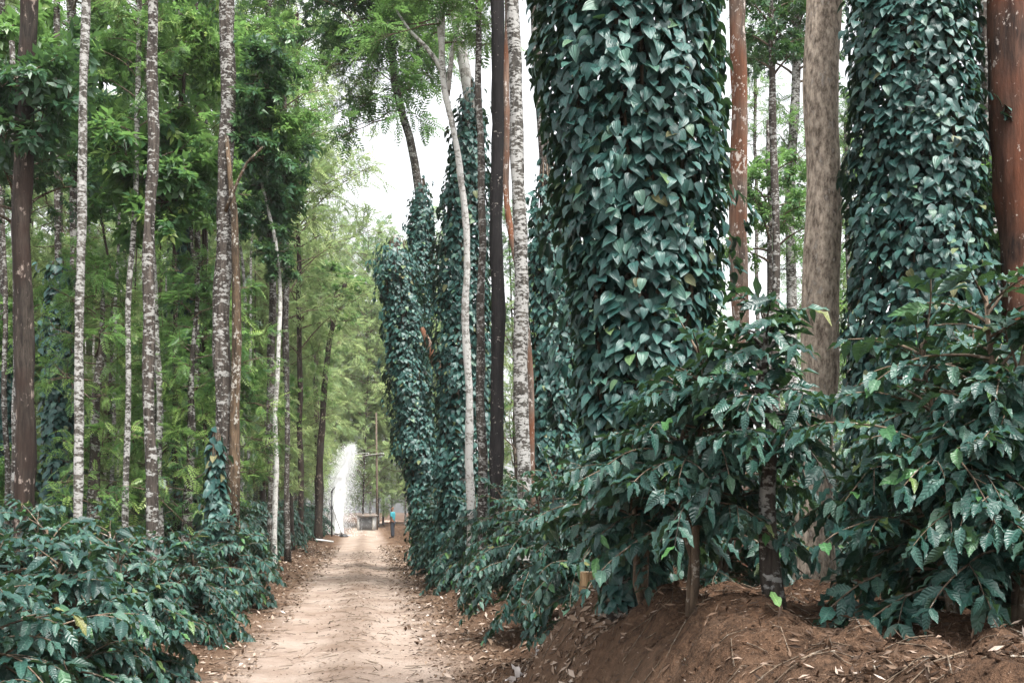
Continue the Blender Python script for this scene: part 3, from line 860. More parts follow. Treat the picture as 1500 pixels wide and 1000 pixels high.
# ------------------------------------------------------------------ forest fill: individual trees further back
fill = np.random.default_rng(77)
BARKS = [B_MOTT, B_BROWN, B_PALE, B_MOTT]
GAPS = [(-999, 'left of the red brown trunk'), (35, 'right of the red brown trunk'), (118, 'right of the first blotched trunk'), (187, 'right of the thinnest blotched trunk'),
        (222, 'right of the dark lichen trunk'), (332, 'right of the twin stemmed tree'), (398, 'right of the slim pale trunk'), (440, 'above the left road edge'), (500, 'over the road end'),
        (580, 'behind the leaning vine column'), (690, 'behind the tapering vine tree'), (770, 'behind the nearest vine tree'), (1060, 'right of the orange brown trunk'), (1215, 'right of the furrowed trunk'), (1455, 'at the right edge')]
ORD = ['nearest', 'second', 'third', 'fourth', 'fifth', 'sixth', 'seventh', 'eighth', 'ninth', 'tenth', 'eleventh', 'twelfth', 'thirteenth', 'fourteenth', 'fifteenth', 'sixteenth', 'seventeenth', 'eighteenth', 'nineteenth', 'twentieth']
FILLED = {}
def name_fills():
    for (adj, gap), L in FILLED.items():
        L.sort(key=lambda q: q[0])
        for k, (d, o) in enumerate(L):
            o['label'] = adj + ' ' + gap + (', ' + ORD[k] + ('' if k == 0 else ' nearest') + ' of its kind there' if len(L) > 1 else '')
def fill_tree(px, d, label, group, keys, ztop, z0, sc, mat=None, n=2, name='forest_tree'):
    cr = []
    z = z0
    for k in range(n):
        key = keys[int(fill.integers(0, len(keys)))]
        s = sc * fill.uniform(0.8, 1.2)
        cr.append((key, z, s) if mat is None else (key, z, s, mat))
        z += (ztop - z0) / n
    lean = fill.normal(0, 12)
    pt = HOR - (ztop - CAM_H) / d * FPX
    t = tree(name, label, [(px + lean, pt), (px + lean * 0.4, pt * 0.5 + 370), (px, 740), (px, 790)], d, fill.uniform(0.08, 0.15), BARKS[int(fill.integers(0, 4))], ztop, cr, group, seg=8, rows=18, rtop=0.2)
    gap = [g for a, g in GAPS if a <= px][-1]
    FILLED.setdefault((label, gap), []).append((d, t))

G1, L1 = 'green forest trees left of the road', 'green feathery tree'
for i in range(10):
    d = 20 + 38 * ((i + fill.uniform(0, 1)) / 10) ** 1.1
    px = -60 + 520 * ((i * 0.618 + fill.uniform(-0.1, 0.1)) % 1.0)
    if X(px, d) - road_x(d) > -3.0: px = 750 + (road_x(d) - 3.2) / d * FPX
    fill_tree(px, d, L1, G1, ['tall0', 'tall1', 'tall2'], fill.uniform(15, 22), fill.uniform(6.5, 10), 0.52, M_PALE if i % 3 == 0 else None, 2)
G2, L2 = 'small undergrowth trees left of the road', 'low feathery sapling'
for i in range(19):
    d = 17 + 32 * ((i + fill.uniform(0, 1)) / 19)
    px = -40 + 480 * ((i * 0.618 + 0.3 + fill.uniform(-0.1, 0.1)) % 1.0)
    if X(px, d) - road_x(d) > -2.8: px = 750 + (road_x(d) - 3.0) / d * FPX
    fill_tree(px, d, L2, G2, ['small0', 'small1'], fill.uniform(4.5, 8), fill.uniform(0.9, 2.2), 0.95, M_PALE if d > 23 and i % 4 else None, 2, 'sapling')  # deeper saplings get the pale leaves, brightness put into the colour
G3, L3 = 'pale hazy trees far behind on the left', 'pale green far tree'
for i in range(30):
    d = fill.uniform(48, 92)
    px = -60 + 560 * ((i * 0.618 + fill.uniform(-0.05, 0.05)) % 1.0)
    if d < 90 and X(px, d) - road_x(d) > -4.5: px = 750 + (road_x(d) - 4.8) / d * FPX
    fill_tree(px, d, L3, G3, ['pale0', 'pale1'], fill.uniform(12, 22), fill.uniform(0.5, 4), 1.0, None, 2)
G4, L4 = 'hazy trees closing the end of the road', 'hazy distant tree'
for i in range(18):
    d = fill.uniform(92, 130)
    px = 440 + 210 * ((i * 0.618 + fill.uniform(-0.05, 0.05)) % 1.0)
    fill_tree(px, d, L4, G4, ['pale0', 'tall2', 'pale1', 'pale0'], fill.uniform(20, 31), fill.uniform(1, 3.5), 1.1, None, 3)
G5, L5 = 'green trees far behind the vine covered trees', 'green background tree'
for i in range(26):
    d = fill.uniform(34, 85)
    px = 640 + 900 * ((i * 0.618 + fill.uniform(-0.05, 0.05)) % 1.0)
    if X(px, d) - road_x(d) < 6.5: px = 750 + (road_x(d) + 7) / d * FPX
    fill_tree(px, d, L5, G5, ['tall1', 'tall2', 'pale1', 'tall0'], fill.uniform(9, 15), fill.uniform(1.0, 4), 0.7, None, 2)
G6, L6 = 'broad leaved young trees left of the road', 'young broad leaved tree'
for i in range(30):
    d = 18 + 34 * ((i + fill.uniform(0, 1)) / 30)
    px = -40 + 500 * ((i * 0.618 + 0.5 + fill.uniform(-0.1, 0.1)) % 1.0)
    if X(px, d) - road_x(d) > -3.4: px = 750 + (road_x(d) - 3.6) / d * FPX
    pt = 60 if i % 4 else 260
    zt = CAM_H + (HOR - pt) / FPX * d
    t = tree('slim_tree', 'thin bare trunk', [(px + fill.normal(0, 14), pt), (px + fill.normal(0, 6), 420), (px, 740), (px, 790)], d, fill.uniform(0.04, 0.075), [B_PALE, B_MOTT, B_BROWN][i % 3], zt, [('tuft0', zt - 0.8, 1.3, M_MID)], 'thin bare trunks left of the road', seg=8, rows=30, rtop=0.5)
    FILLED.setdefault(('thin bare trunk', [g for a, g in GAPS if a <= px][-1]), []).append((d, t))
for i in range(9):
    d = 18 + 26 * ((i + fill.uniform(0, 1)) / 9)
    px = -40 + 480 * ((i * 0.618 + 0.12 + fill.uniform(-0.1, 0.1)) % 1.0)
    if X(px, d) - road_x(d) > -3.2: px = 750 + (road_x(d) - 3.4) / d * FPX
    fill_tree(px, d, L6, G6, ['dark1', 'tuft0'], fill.uniform(5, 10), fill.uniform(1.6, 4.5), 0.7, M_MID, 2, 'young_tree')
# single crowns that the photograph shows
def lone(label, px, py, d, key, sc, mat=None, n=1, barkm=B_MOTT, r=0.09):
    z = CAM_H + (HOR - py) / FPX * d
    return tree('forest_tree', label, [(px, py - 150), (px + 4, py + 200), (px + 6, 780)], d, r, barkm, z + 3 * sc, [(key, z - 1.2 * sc, sc) if mat is None else (key, z - 1.2 * sc, sc, mat)], None, seg=10, rows=24, rtop=0.5)
lone('dark leafy crown at the top between the orange brown and grey brown trunks', 1130, 60, 17, 'dark0', 0.55)
lone('bright green tree low in the gap between the orange brown and grey brown trunks', 1125, 330, 22, 'dark1', 0.75, M_MID)
lone('bright green feathery tree higher in the gap right of the orange brown trunk', 1105, 200, 34, 'tall1', 0.42)
lone('leafy sapling branch hanging before the second vine covered tree at the upper right', 1440, 190, 10, 'tuft0', 1.0, M_MID)
lone('dark leafy tree beside the second vine covered tree low at the right', 1475, 330, 15, 'dark1', 0.6)
crown_on(tK, 'dark1', tuple(P(520, 50, 30) - bk), 0.8, 1.0)
crown_on(tK, 'dark1', tuple(P(590, 20, 30) - bk), 0.8, 2.0)
lone('dark crown above the slim pale trunk near the road', 415, 60, 30, 'dark0', 0.62)
lone('dense dark crown at the top left beside the twin stemmed tree', 285, 40, 24, 'dark0', 0.42)
lone('dark leafy tree crossing the red brown trunk at the far left', 20, 260, 17, 'dark1', 0.75)
lone('dark crown behind the dark lichen trunk on the upper left', 215, 110, 19, 'tuft0', 1.6, M_MID)
lone('green crown above the curved whitish trunk', 700, 40, 18, 'tall1', 0.3)
lone('green leafy tree in the gap right of the grey brown trunk', 1240, 330, 26, 'tall1', 0.4)

name_fills()

# ------------------------------------------------------------------ coffee bushes
coffee_bush('big coffee bush with broad drooping leaves at the right edge of the bank', 1400, 4.9, 1.62, 0.72, 101, 90, 0.16, 300, 2, low=0.03)
coffee_bush('coffee bush cut by the right picture edge with a dark stem', 1490, 4.7, 1.35, 0.62, 102, 66, 0.155, 260, 2, low=0.2)
coffee_bush('coffee bush on a thick mottled stem on the bank before the grey brown trunk', 1140, 5.5, 1.60, 0.60, 103, 52, 0.155, 280, 1, lean=(-0.10, 0), low=0.48, barkm=B_MOTT, stem_r=0.066, side=-1)
coffee_bush('dense coffee bush below the largest vine covered tree', 1010, 5.8, 1.45, 0.60, 104, 66, 0.15, 280, 2, low=0.32)
coffee_bush('coffee bush overhanging the nose of the bank beside the wooden stump', 945, 6.5, 1.25, 0.5, 111, 66, 0.15, 220, 2, low=0.33)
coffee_bush('low coffee bush left of the wooden stump', 868, 9.6, 1.75, 0.70, 105, 76, 0.155, 220, 3, dx=0.1, low=0.2)
coffee_bush('tall coffee bush behind the mottled stem, under the second vine covered tree', 1395, 7.0, 1.75, 0.66, 106, 76, 0.16, 220, 3)
coffee_bush('coffee bush behind, at the right edge under the red brown trunk', 1455, 6.6, 1.65, 0.8, 107, 76, 0.16, 180, 3)
coffee_bush('coffee bush at the foot of the white blotched trunk', 795, 12.2, 1.75, 0.9, 108, 80, 0.155, 160, 3, low=0.14)
coffee_bush('coffee bush at the foot of the blackish trunk', 728, 15.4, 1.6, 1.0, 109, 80, 0.155, 120, 3, dx=0.3, low=0.12)
coffee_bush('small coffee bush at the foot of the leaning ragged vine column', 634, 25.2, 1.95, 0.6, 113, 70, 0.16, 40, 2, T=COFFEE_FAR, low=0.03)
coffee_bush('coffee bush between the curved whitish trunk and the ragged vine column', 655, 22.3, 1.8, 0.75, 114, 70, 0.16, 50, 3, T=COFFEE_FAR, low=0.03)
coffee_bush('coffee bush at the foot of the curved whitish trunk', 675, 19.3, 1.7, 1.3, 110, 80, 0.16, 80, 3, dx=0.4, T=COFFEE_FAR, low=0.05)
coffee_bush('coffee bush filling the gap below the orange brown trunk', 1055, 8.0, 1.6, 0.62, 112, 70, 0.155, 120, 3)
# left
coffee_bush('front left coffee bush in the lower left corner', -40, 5.6, 1.25, 0.70, 121, 76, 0.17, 280, 3, low=0.05)
coffee_bush('front left coffee bush with large hanging leaves beside the road', 85, 6.5, 1.25, 0.56, 122, 74, 0.165, 280, 3, low=0.05)
coffee_bush('coffee bush in front of the dark lichen trunk on the left', 190, 9.2, 1.15, 0.72, 123, 76, 0.16, 220, 3, low=0.03)
coffee_bush('low coffee bush bulging towards the road, left side', 275, 12.4, 1.10, 0.80, 124, 76, 0.16, 150, 3, low=0.03)
coffee_bush('coffee bush behind the front left corner bush', 60, 8.6, 1.28, 0.95, 125, 78, 0.16, 160, 3)
coffee_bush('coffee bush below the vine draped trunk on the left', 335, 16.5, 1.3, 0.95, 126, 80, 0.16, 90, 3, T=COFFEE_FAR, low=0.03)
coffee_bush('coffee bush at the foot of the first white blotched trunk', 130, 11.6, 1.2, 1.1, 127, 78, 0.16, 90, 3, T=COFFEE_FAR)
coffee_bush('coffee bush at the left edge below the red brown trunk', 0, 11.0, 1.2, 1.15, 128, 78, 0.16, 60, 3, T=COFFEE_FAR)

# rows further back share meshes
def far_variant(seed):
    mb, (p, R, s) = coffee_geo(seed, 1.75, 1.35, 74, 0.17, 3)
    st = mb.mesh('stem'); st.materials.append(B_TWIG)
    fo = join('foliage', COFFEE_FAR, p, R, s, np.random.default_rng(seed).uniform(0, 1, len(p)), seed)
    fo.materials.append(M_COFFEE)
    return st, fo
FARV = [far_variant(200 + k) for k in range(4)]
def far_bush(x, d, sc, label, group):
    t = thing('coffee_bush', label, 'bush', (x, d, gz(x, d)), group)
    st, fo = FARV[int(fill.integers(0, 4))]
    add('stem', st, None, t); o = add('foliage', fo, None, t); o['kind'] = 'stuff'
    t.scale = (sc, sc, sc); t.rotation_euler = (0, 0, fill.uniform(0, 6.28))
GR, LR = 'coffee bushes lining the right roadside', 'coffee bush in the right roadside row, {} nearest of the row'
GL, LL = 'coffee bushes lining the left roadside', 'coffee bush in the left roadside row, {} nearest of the row'
GU, LU = 'coffee bushes under the trees on the left', 'coffee bush in the {} row under the left trees, {} nearest'
GV, LV = 'coffee bushes under the vine covered trees', 'coffee bush in the {} row under the vine covered trees, {} nearest'
d = 19.8; k_ = 0
ORD[0] = 'first'
while d < 70:
    if d > 21: far_bush(road_x(d) + 3.25 + 0.7 * min(1, max(0, (d - 25) / 15)) + fill.normal(0, 0.15), d, fill.uniform(0.92, 1.15), LR.format(ORD[k_]), GR)
    far_bush(road_x(d) - 3.3 + fill.normal(0, 0.15), d + 1, fill.uniform(0.88, 1.05), LL.format(ORD[k_]), GL); k_ += 1
    d += 2.6 + d * 0.02
for row in range(4):
    d = 13.5 + row * 1.0; k_ = 0
    while d < 44:
        far_bush(road_x(d) - 5.6 - row * 2.4 + fill.normal(0, 0.3), d, fill.uniform(0.85, 1.1), LU.format(ORD[row], ORD[k_]), GU); k_ += 1
        d += 2.9 + d * 0.05
for row in range(3):
    d = 13 + row; k_ = 0
    while d < 46:
        far_bush(road_x(d) + 5.8 + row * 2.5 + fill.normal(0, 0.3), d, fill.uniform(0.95, 1.2), LV.format(ORD[row], ORD[k_]), GV); k_ += 1
        d += 2.9 + d * 0.05

# ------------------------------------------------------------------ leaf litter
def litter(name, label, n, us, ys, size, stops, seed, tilt=0.3, bias=None, W=0.42):
    r = np.random.default_rng(seed)
    y = r.uniform(0, 1, n) ** 1.5 * (ys[1] - ys[0]) + ys[0]
    u = us[0] + (us[1] - us[0]) * (r.uniform(0, 1, n) if bias is None else r.beta(*bias, n))
    x = road_x(y) + u
    e = 0.04
    hz = ground_h(x, y)
    nx = -(ground_h(x + e, y) - hz) / e; ny = -(ground_h(x, y + e) - hz) / e
    N = norm(np.stack([nx, ny, np.ones(n)], -1) + r.normal(0, tilt, (n, 3)))
    a = r.uniform(0, 2 * PI, n)
    D = np.stack([np.cos(a), np.sin(a), np.zeros(n)], -1)
    D = norm(D - N * (D * N).sum(-1, keepdims=True))
    xx = norm(np.cross(D, N)); zz = np.cross(xx, D)
    T = [leaf_tpl(2, 2, prof_coffee, 0.5, -0.25, 0, W=W, seed=5), leaf_tpl(2, 2, prof_coffee, 0.3, 0.3, 0, W=W, seed=6)]
    me = join(name, T, np.stack([x, y, hz + 0.010], -1), np.stack([xx, D, zz], -1), (size[0] + (size[1] - size[0]) * r.uniform(0, 1, n) ** 2.2) * np.clip(0.75 + y * 0.02, 0.8, 1.4), r.uniform(0, 1, n), seed)
    M = Mat(name)
    at = M.n('Attribute', attribute_name='rnd', attribute_type='GEOMETRY')
    c = M.ramp(at.outputs['Fac'], stops)
    M.fin(M.n('BsdfPrincipled', {'Base Color': c, 'Roughness': 0.8, 'Specular IOR Level': 0.25}).outputs[0])
    return tag(add(name, me, M.m), label, kind='stuff')
DRY = [(0, (0.05, 0.03, 0.02)), (0.35, (0.13, 0.085, 0.055)), (0.65, (0.20, 0.145, 0.105)), (0.92, (0.30, 0.24, 0.195)), (1, (0.46, 0.41, 0.37))]
DARKDRY = [(0, (0.03, 0.018, 0.012)), (0.5, (0.09, 0.055, 0.035)), (0.88, (0.20, 0.14, 0.10)), (1, (0.42, 0.36, 0.31))]
litter('dry_leaves', 'pale dry leaves strewn over the right verge of the track', 9000, (0.75, 2.6), (6.5, 46), (0.05, 0.12), DRY, 1, bias=(1.6, 1.3))
litter('dry_leaves', 'dry leaves strewn along the left verge of the track', 4200, (-2.2, -0.8), (7, 46), (0.05, 0.11), DRY, 2)
litter('dry_leaves', 'dark leaf bits and twigs on the centre strip of the track', 2000, (-0.75, 1.0), (7.5, 40), (0.03, 0.10), DARKDRY, 3, 0.15, (2.2, 2.2), W=0.3)
litter('dry_leaves', 'brown leaf litter covering the earth bank', 19000, (1.1, 4.6), (3.2, 10), (0.012, 0.085), [(0, (0.025, 0.015, 0.01)), (0.55, (0.075, 0.045, 0.028)), (0.93, (0.17, 0.115, 0.08)), (0.985, (0.28, 0.22, 0.18)), (1, (0.45, 0.4, 0.36))], 4, 0.5, W=0.24)
litter('dry_leaves', 'dry leaves under the coffee bushes behind the right verge', 6000, (2.4, 6), (8, 24), (0.05, 0.12), DRY, 6, 0.3)
def twig_litter():
    r = np.random.default_rng(9); mb = MB()
    for i in range(1100):
        y = 3.2 + 30 * r.uniform() ** 2; u = r.uniform(0.9, 4.2) if y < 9 else r.uniform(-2, 2.6)
        x = road_x(y) + u; a = r.uniform(0, 6.28); l = r.uniform(0.06, 0.28)
        q = []
        for k in (-0.5, 0, 0.5):
            xx, yy = x + math.cos(a) * l * k, y + math.sin(a) * l * k + r.normal(0, 0.006)
            q.append((xx, yy, 0))
        q = np.array(q); q[:, 2] = ground_h(q[:, 0], q[:, 1]) + 0.012
        mb.tube(q, [0.0035, 0.003, 0.002], 4, cap=False)
    tag(add('twigs', mb.mesh('twigs'), B_TWIG), 'thin fallen twigs scattered over bank and track', kind='stuff')
twig_litter()
def clods():
    r = np.random.default_rng(14)
    bm = bmesh.new(); bmesh.ops.create_icosphere(bm, subdivisions=1, radius=1.0)
    V0 = np.array([v.co for v in bm.verts]); F0 = np.array([[v.index for v in f.verts] for f in bm.faces]); bm.free()
    n = 3600
    y = 3.0 + 8 * r.uniform(0, 1, n) ** 1.4
    far = r.uniform(0, 1, n) < 0.2
    y = np.where(far, r.uniform(8, 30, n), y)
    u = np.where(far, r.uniform(0.7, 2.8, n), r.uniform(0.95, 4.6, n)); x = road_x(y) + u
    s = 0.004 + 0.014 * r.uniform(0, 1, n) ** 4
    W = V0[None] * (1 + r.normal(0, 0.2, (n, len(V0), 1))) * s[:, None, None] * r.uniform(0.6, 1.3, (n, 1, 3))
    W = W + np.stack([x, y, ground_h(x, y) + s * 0.3], -1)[:, None]
    F = (F0[None] + (np.arange(n) * len(V0))[:, None, None]).reshape(-1, 3)
    me = mesh_np('soil_clods', W.reshape(-1, 3), [F], smooth=False)
    a = me.attributes.new('lat', 'FLOAT', 'POINT'); a.data.foreach_set('value', np.full(len(me.vertices), 3.0, np.float32))
    tag(add('soil_clods', me, M_SOIL), 'loose crumbs and clods of earth on bank and verge', kind='stuff')
clods()

# big pale dry leaves lying in the drain at the bank's foot
M_DRYBIG = plain('pale_dry_leaf', (0.56, 0.52, 0.50), 0.75, 0.2, 30)
DRYBIG = [leaf_tpl(6, 4, prof_coffee, 0.4, dd, 0.5, W=0.36, seed=60 + k) for k, dd in enumerate((-0.3, 0.25, -0.1))]
DRYME = [mesh_np('dry_leaf', V, [F], U) for V, F, U in DRYBIG]
for m in DRYME: m.materials.append(M_DRYBIG)
def lay(name, me, x, y, size, rz, label, cat, group=None, lift=0.02, tilt=0.15):
    o = add(name, me, None)
    e = 0.05; h = gz(x, y)
    N = Vector((-(gz(x + e, y) - h) / e, -(gz(x, y + e) - h) / e, 1)).normalized()
    q = N.to_track_quat('Z', 'Y').to_matrix().to_4x4() @ Matrix.Rotation(rz, 4, 'Z') @ Matrix.Rotation(tilt, 4, 'X')
    o.matrix_world = Matrix.Translation(Vector((x, y, h + lift))) @ q @ Matrix.Scale(size, 4)
    return tag(o, label, cat, group)
r = np.random.default_rng(21)
for i in range(22):
    f = i / 21
    y = 8.3 + 2.6 * f + r.normal(0, 0.1); px = 735 + 105 * f + r.normal(0, 8)
    lay('dry_leaf', DRYME[i % 3], X(px, y), y, r.uniform(0.13, 0.24), r.uniform(-0.9, 0.3) - 0.6, 'large whitish curled dry leaf lying in the drain at the foot of the bank', 'leaf', 'large whitish dry leaves below the bank')
M_FALLEN = leaf_material('fallen_green_leaf', [(0, (0.10, 0.20, 0.06)), (1, (0.13, 0.24, 0.07))], 0.5, 0.2, 'coffee')
FGME = mesh_np('fallen_leaf', *[COFFEE_T[2][0], [COFFEE_T[2][1]], COFFEE_T[2][2]]); FGME.materials.append(M_FALLEN)
lay('fallen_leaf', FGME, X(1138, 5.0), 4.95, 0.13, 0.1, 'green fallen leaf lying on the bank before the mottled stem', 'leaf', None, 0.03, 0.5)
lay('fallen_leaf', FGME, X(1012, 4.6), 4.6, 0.07, 0.5, 'small yellow green leaf on the bank at the lower picture edge', 'leaf', None, 0.03, 0.4)

# ------------------------------------------------------------------ wooden stump
sx, sy = X(858, 7.7), 7.7
st = thing('wooden_stump', 'short sawn yellowish wooden stump standing in the bank', 'stump', (sx, sy, gz(sx, sy)))
mb = MB(); mb.tube([(0, 0, -0.1), (0, 0, 0.05), (0.004, 0, 0.14), (0.006, 0, 0.225)], [0.062, 0.054, 0.05, 0.05], 14, 0.05, 2, cap=False)
add('stump_side', mb.mesh('stump_side'), bark('stump_bark', (0.16, 0.10, 0.05), (0.36, 0.25, 0.14), (0.4, 0.3, 0.2), 0.1, (1, 1, 0.5), 40, bump=0.3), st)
mb = MB(); mb.tube([(0.006, 0, 0.218), (0.006, 0, 0.228)], [0.049, 0.047], 14)
add('cut_face', mb.mesh('cut_face'), plain('cut_wood', (0.42, 0.31, 0.19), 0.8, 0.3, 60), st)

# ------------------------------------------------------------------ sprinkler tripod and spray
tx, ty = X(486, 60), 60.0
tp = thing('sprinkler_tripod', 'dark metal sprinkler riser on a three legged stand beside the road end', 'sprinkler', (tx, ty, gz(tx, ty)))
M_IRON = plain('dark_iron', (0.03, 0.03, 0.032), 0.6, 0.3, 30)
mb = MB(); mb.tube([(0, 0, 0), (0, 0, 1.3), (0, 0, 2.55)], 0.045, 8); add('riser', mb.mesh('riser'), M_IRON, tp)
for a in (100, 215, 335):
    mb = MB(); c_, s_ = math.cos(rad(a)), math.sin(rad(a))
    mb.tube([(0.03 * c_, 0.03 * s_, 1.75), (0.75 * c_, 0.75 * s_, 0.0)], 0.022, 6); add('leg', mb.mesh('leg'), M_IRON, tp)
mb = MB(); mb.tube([(0, 0, 1.68), (0, 0, 1.80)], 0.075, 8); add('collar', mb.mesh('collar'), M_IRON, tp)
mb = MB(); mb.tube([(0, 0, 2.55), (0, 0, 2.68)], [0.06, 0.05], 8); mb.tube([(0, 0, 2.66), (0.12, 0, 2.8), (0.2, 0, 2.9)], [0.035, 0.03, 0.02], 7); add('nozzle', mb.mesh('nozzle'), M_IRON, tp)

def spray():
    r = np.random.default_rng(3)
    path = np.array([P(px, py, 64) for px, py in ((494, 780), (495, 752), (496, 727), (498, 706), (504, 688), (510, 672), (516, 654))])
    wid = np.array([30, 27, 24, 21, 16, 11, 6]) / FPX * 64
    n = 40000
    f = r.uniform(0, 1, n) ** 0.9 * 6; k = np.minimum(f.astype(int), 5); w = (f - k)[:, None]
    c = path[k] * (1 - w) + path[k + 1] * w
    wd = np.interp(f, np.arange(7), wid)
    g = r.normal(0, 1, (n, 3)) * (wd * r.choice([0.32, 0.42, 0.62], n, p=[0.4, 0.4, 0.2]))[:, None]
    g[:, 1] *= 0.8
    nb = int(n * 0.16)                       # thin drifting mist
    g[:nb] *= np.array([2.0, 2.0, 1.2]); g[:nb, 0] -= 0.2
    p = c + g
    p[:, 2] = np.maximum(p[:, 2], ground_h(p[:, 0], p[:, 1]) + 0.02)
    s = r.uniform(0.004, 0.012, n)
    tet = np.array([[1, 1, 1], [1, -1, -1], [-1, 1, -1], [-1, -1, 1]], float)
    V = (p[:, None] + tet[None] * s[:, None, None]).reshape(-1, 3)
    F = (np.array([[0, 1, 2], [0, 3, 1], [0, 2, 3], [1, 3, 2]])[None] + (np.arange(n) * 4)[:, None, None]).reshape(-1, 3)
    M = Mat('water_spray')
    df = M.n('BsdfDiffuse', {'Color': (0.96, 0.97, 0.98, 1)}); tr = M.n('BsdfTranslucent', {'Color': (0.96, 0.97, 0.98, 1)})
    M.fin(M.n('MixShader', {0: 0.05, 1: df.outputs[0], 2: tr.outputs[0]}).outputs[0])
    wob = np.interp(np.linspace(0, 6, 40), np.arange(7), wid) * 0.30
    cp = np.stack([np.interp(np.linspace(0, 6, 40), np.arange(7), path[:, q]) for q in range(3)], -1)
    th = np.linspace(0, 2 * PI, 28, endpoint=False)
    core = []  # solid white core added inside the droplets to brighten the plume
    for k in range(40):
        rr = wob[k] * (1 + 0.9 * (vnoise(np.cos(th) * 2.2 + 9, np.sin(th) * 2.2 + k * 0.45 + 9, 3) - 0.5) + 0.5 * (vnoise(np.cos(th) * 6 + 9, np.sin(th) * 6 + k * 1.1 + 9, 4) - 0.5))
        core.append(cp[k] + np.stack([rr * np.cos(th), rr * np.sin(th), 0.12 * (vnoise(th * 3, th * 0 + k, 6) - 0.5)], -1))
    core = np.concatenate(core)
    i_ = np.arange(39)[:, None] * 28; j_ = np.arange(28)[None]
    CF = np.stack([i_ + j_, i_ + (j_ + 1) % 28, i_ + 28 + (j_ + 1) % 28, i_ + 28 + j_], -1).reshape(-1, 4)
    CF = np.concatenate([CF[:, [0, 1, 2]], CF[:, [0, 2, 3]]]) + len(V)
    V = np.concatenate([V, core]); F = np.concatenate([F, CF])
    tag(add('water_spray', mesh_np('water_spray', V, [F], smooth=False), M.m), 'white plume of irrigation water spraying up beside the tripod', 'water spray', kind='stuff')
spray()

# ------------------------------------------------------------------ pump hut, pole, wires, pipe
hx, hy = X(537, 80), 80.0
hut = thing('pump_hut', 'small grey pump hut with a flat roof at the end of the road', 'hut', (hx, hy, gz(hx, hy)))
M_CON = plain('pale_concrete', (0.42, 0.41, 0.39), 0.9, 0.2, 8)
M_SHUT = plain('grey_shutter', (0.16, 0.165, 0.17), 0.7, 0.2, 12)
M_ROOF = plain('weathered_roof', (0.20, 0.17, 0.145), 0.9, 0.4, 10)
for sg in (-1, 1):
    mb = MB(); mb.box((sg * 0.58, -0.45, 0.55), (0.08, 0.08, 0.55)); add('post', mb.mesh('post', False), M_CON, hut)
mb = MB(); mb.box((0, 0.25, 0.53), (0.66, 0.58, 0.53)); add('wall', mb.mesh('wall', False), M_CON, hut)
for k in range(10):
    mb = MB(); mb.box((-0.45 + k * 0.1, -0.36 - 0.012 * (k % 2), 0.52), (0.048, 0.015, 0.48)); add('slat', mb.mesh('slat', False), M_SHUT, hut)
mb = MB(); mb.box((0, 0, 1.15), (0.82, 0.75, 0.045)); mb.box((0, 0.1, 1.23), (0.72, 0.55, 0.033)); add('roof', mb.mesh('roof', False), M_ROOF, hut)

ux, uy = X(552, 84), 84.0
ub = np.array([ux, uy, gz(ux, uy)])
pole = thing('utility_pole', 'tall brown wooden utility pole right of the pump hut', 'pole', tuple(ub))
mb = MB(); mb.tube([(0, 0, -0.3), (0, 0, 4), (-0.05, 0, 9.6)], [0.10, 0.09, 0.065], 10, 0.02, 2); add('shaft', mb.mesh('shaft'), bark('pole_wood', (0.06, 0.045, 0.034), (0.14, 0.105, 0.08), (0.2, 0.17, 0.14), 0.05, bump=0.2), pole)
mb = MB(); mb.box((-0.04, -0.13, 6.1), (0.72, 0.035, 0.04)); add('crossarm', mb.mesh('crossarm', False), B_BROWN, pole)
for sx_ in (-0.65, 0.57):
    mb = MB(); mb.tube([(sx_, -0.13, 6.16), (sx_, -0.13, 6.30)], [0.05, 0.03], 8); add('insulator', mb.mesh('insulator'), M_CON, pole)
for k, (sx_, lb) in enumerate(((-0.65, 'thin pale wire running left from the utility pole, upper of two'), (0.57, 'thin pale wire sagging left from the utility pole, lower of two'))):
    mb = MB(); q = []
    for f in np.linspace(0, 1, 9):
        q.append((ux + sx_ - f * 14, uy - 0.13 - f * 3, ub[2] + 6.3 - k * 0.1 * f * 8 - 1.6 * f * (1 - f)))
    mb.tube(q, 0.016, 4)
    tag(add('overhead_wire', mb.mesh('overhead_wire'), M_CON), lb, 'wire')
mb = MB()
qx = np.array([P(px, 800, 48) for px in (462, 470, 480)]); qx[:, 2] = 0.1 + ground_h(qx[:, 0], qx[:, 1]); qx[:, 1] += (0, 0.6, 1.4)
mb.tube(qx, 0.05, 8)
tag(add('irrigation_pipe', mb.mesh('irrigation_pipe'), plain('white_pipe', (0.6, 0.6, 0.58), 0.5, 0.1)), 'whitish irrigation pipe lying at the left road edge near the tripod', 'pipe')
V, F, U = None, None, None
bm = bmesh.new(); bmesh.ops.create_icosphere(bm, subdivisions=2, radius=0.22)
for v in bm.verts:
    v.co.z *= 0.55; v.co.x *= 1.25; v.co += Vector(np.random.default_rng(v.index).normal(0, 0.018, 3))
me = bpy.data.meshes.new('stone'); bm.to_mesh(me); bm.free(); me.materials.append(M_IRON)
o = add('stone', me, None); rx = X(504, 61); o.location = (rx, 61, gz(rx, 61) + 0.05)
tag(o, 'dark stone lying on the road beside the sprinkler tripod', 'stone')

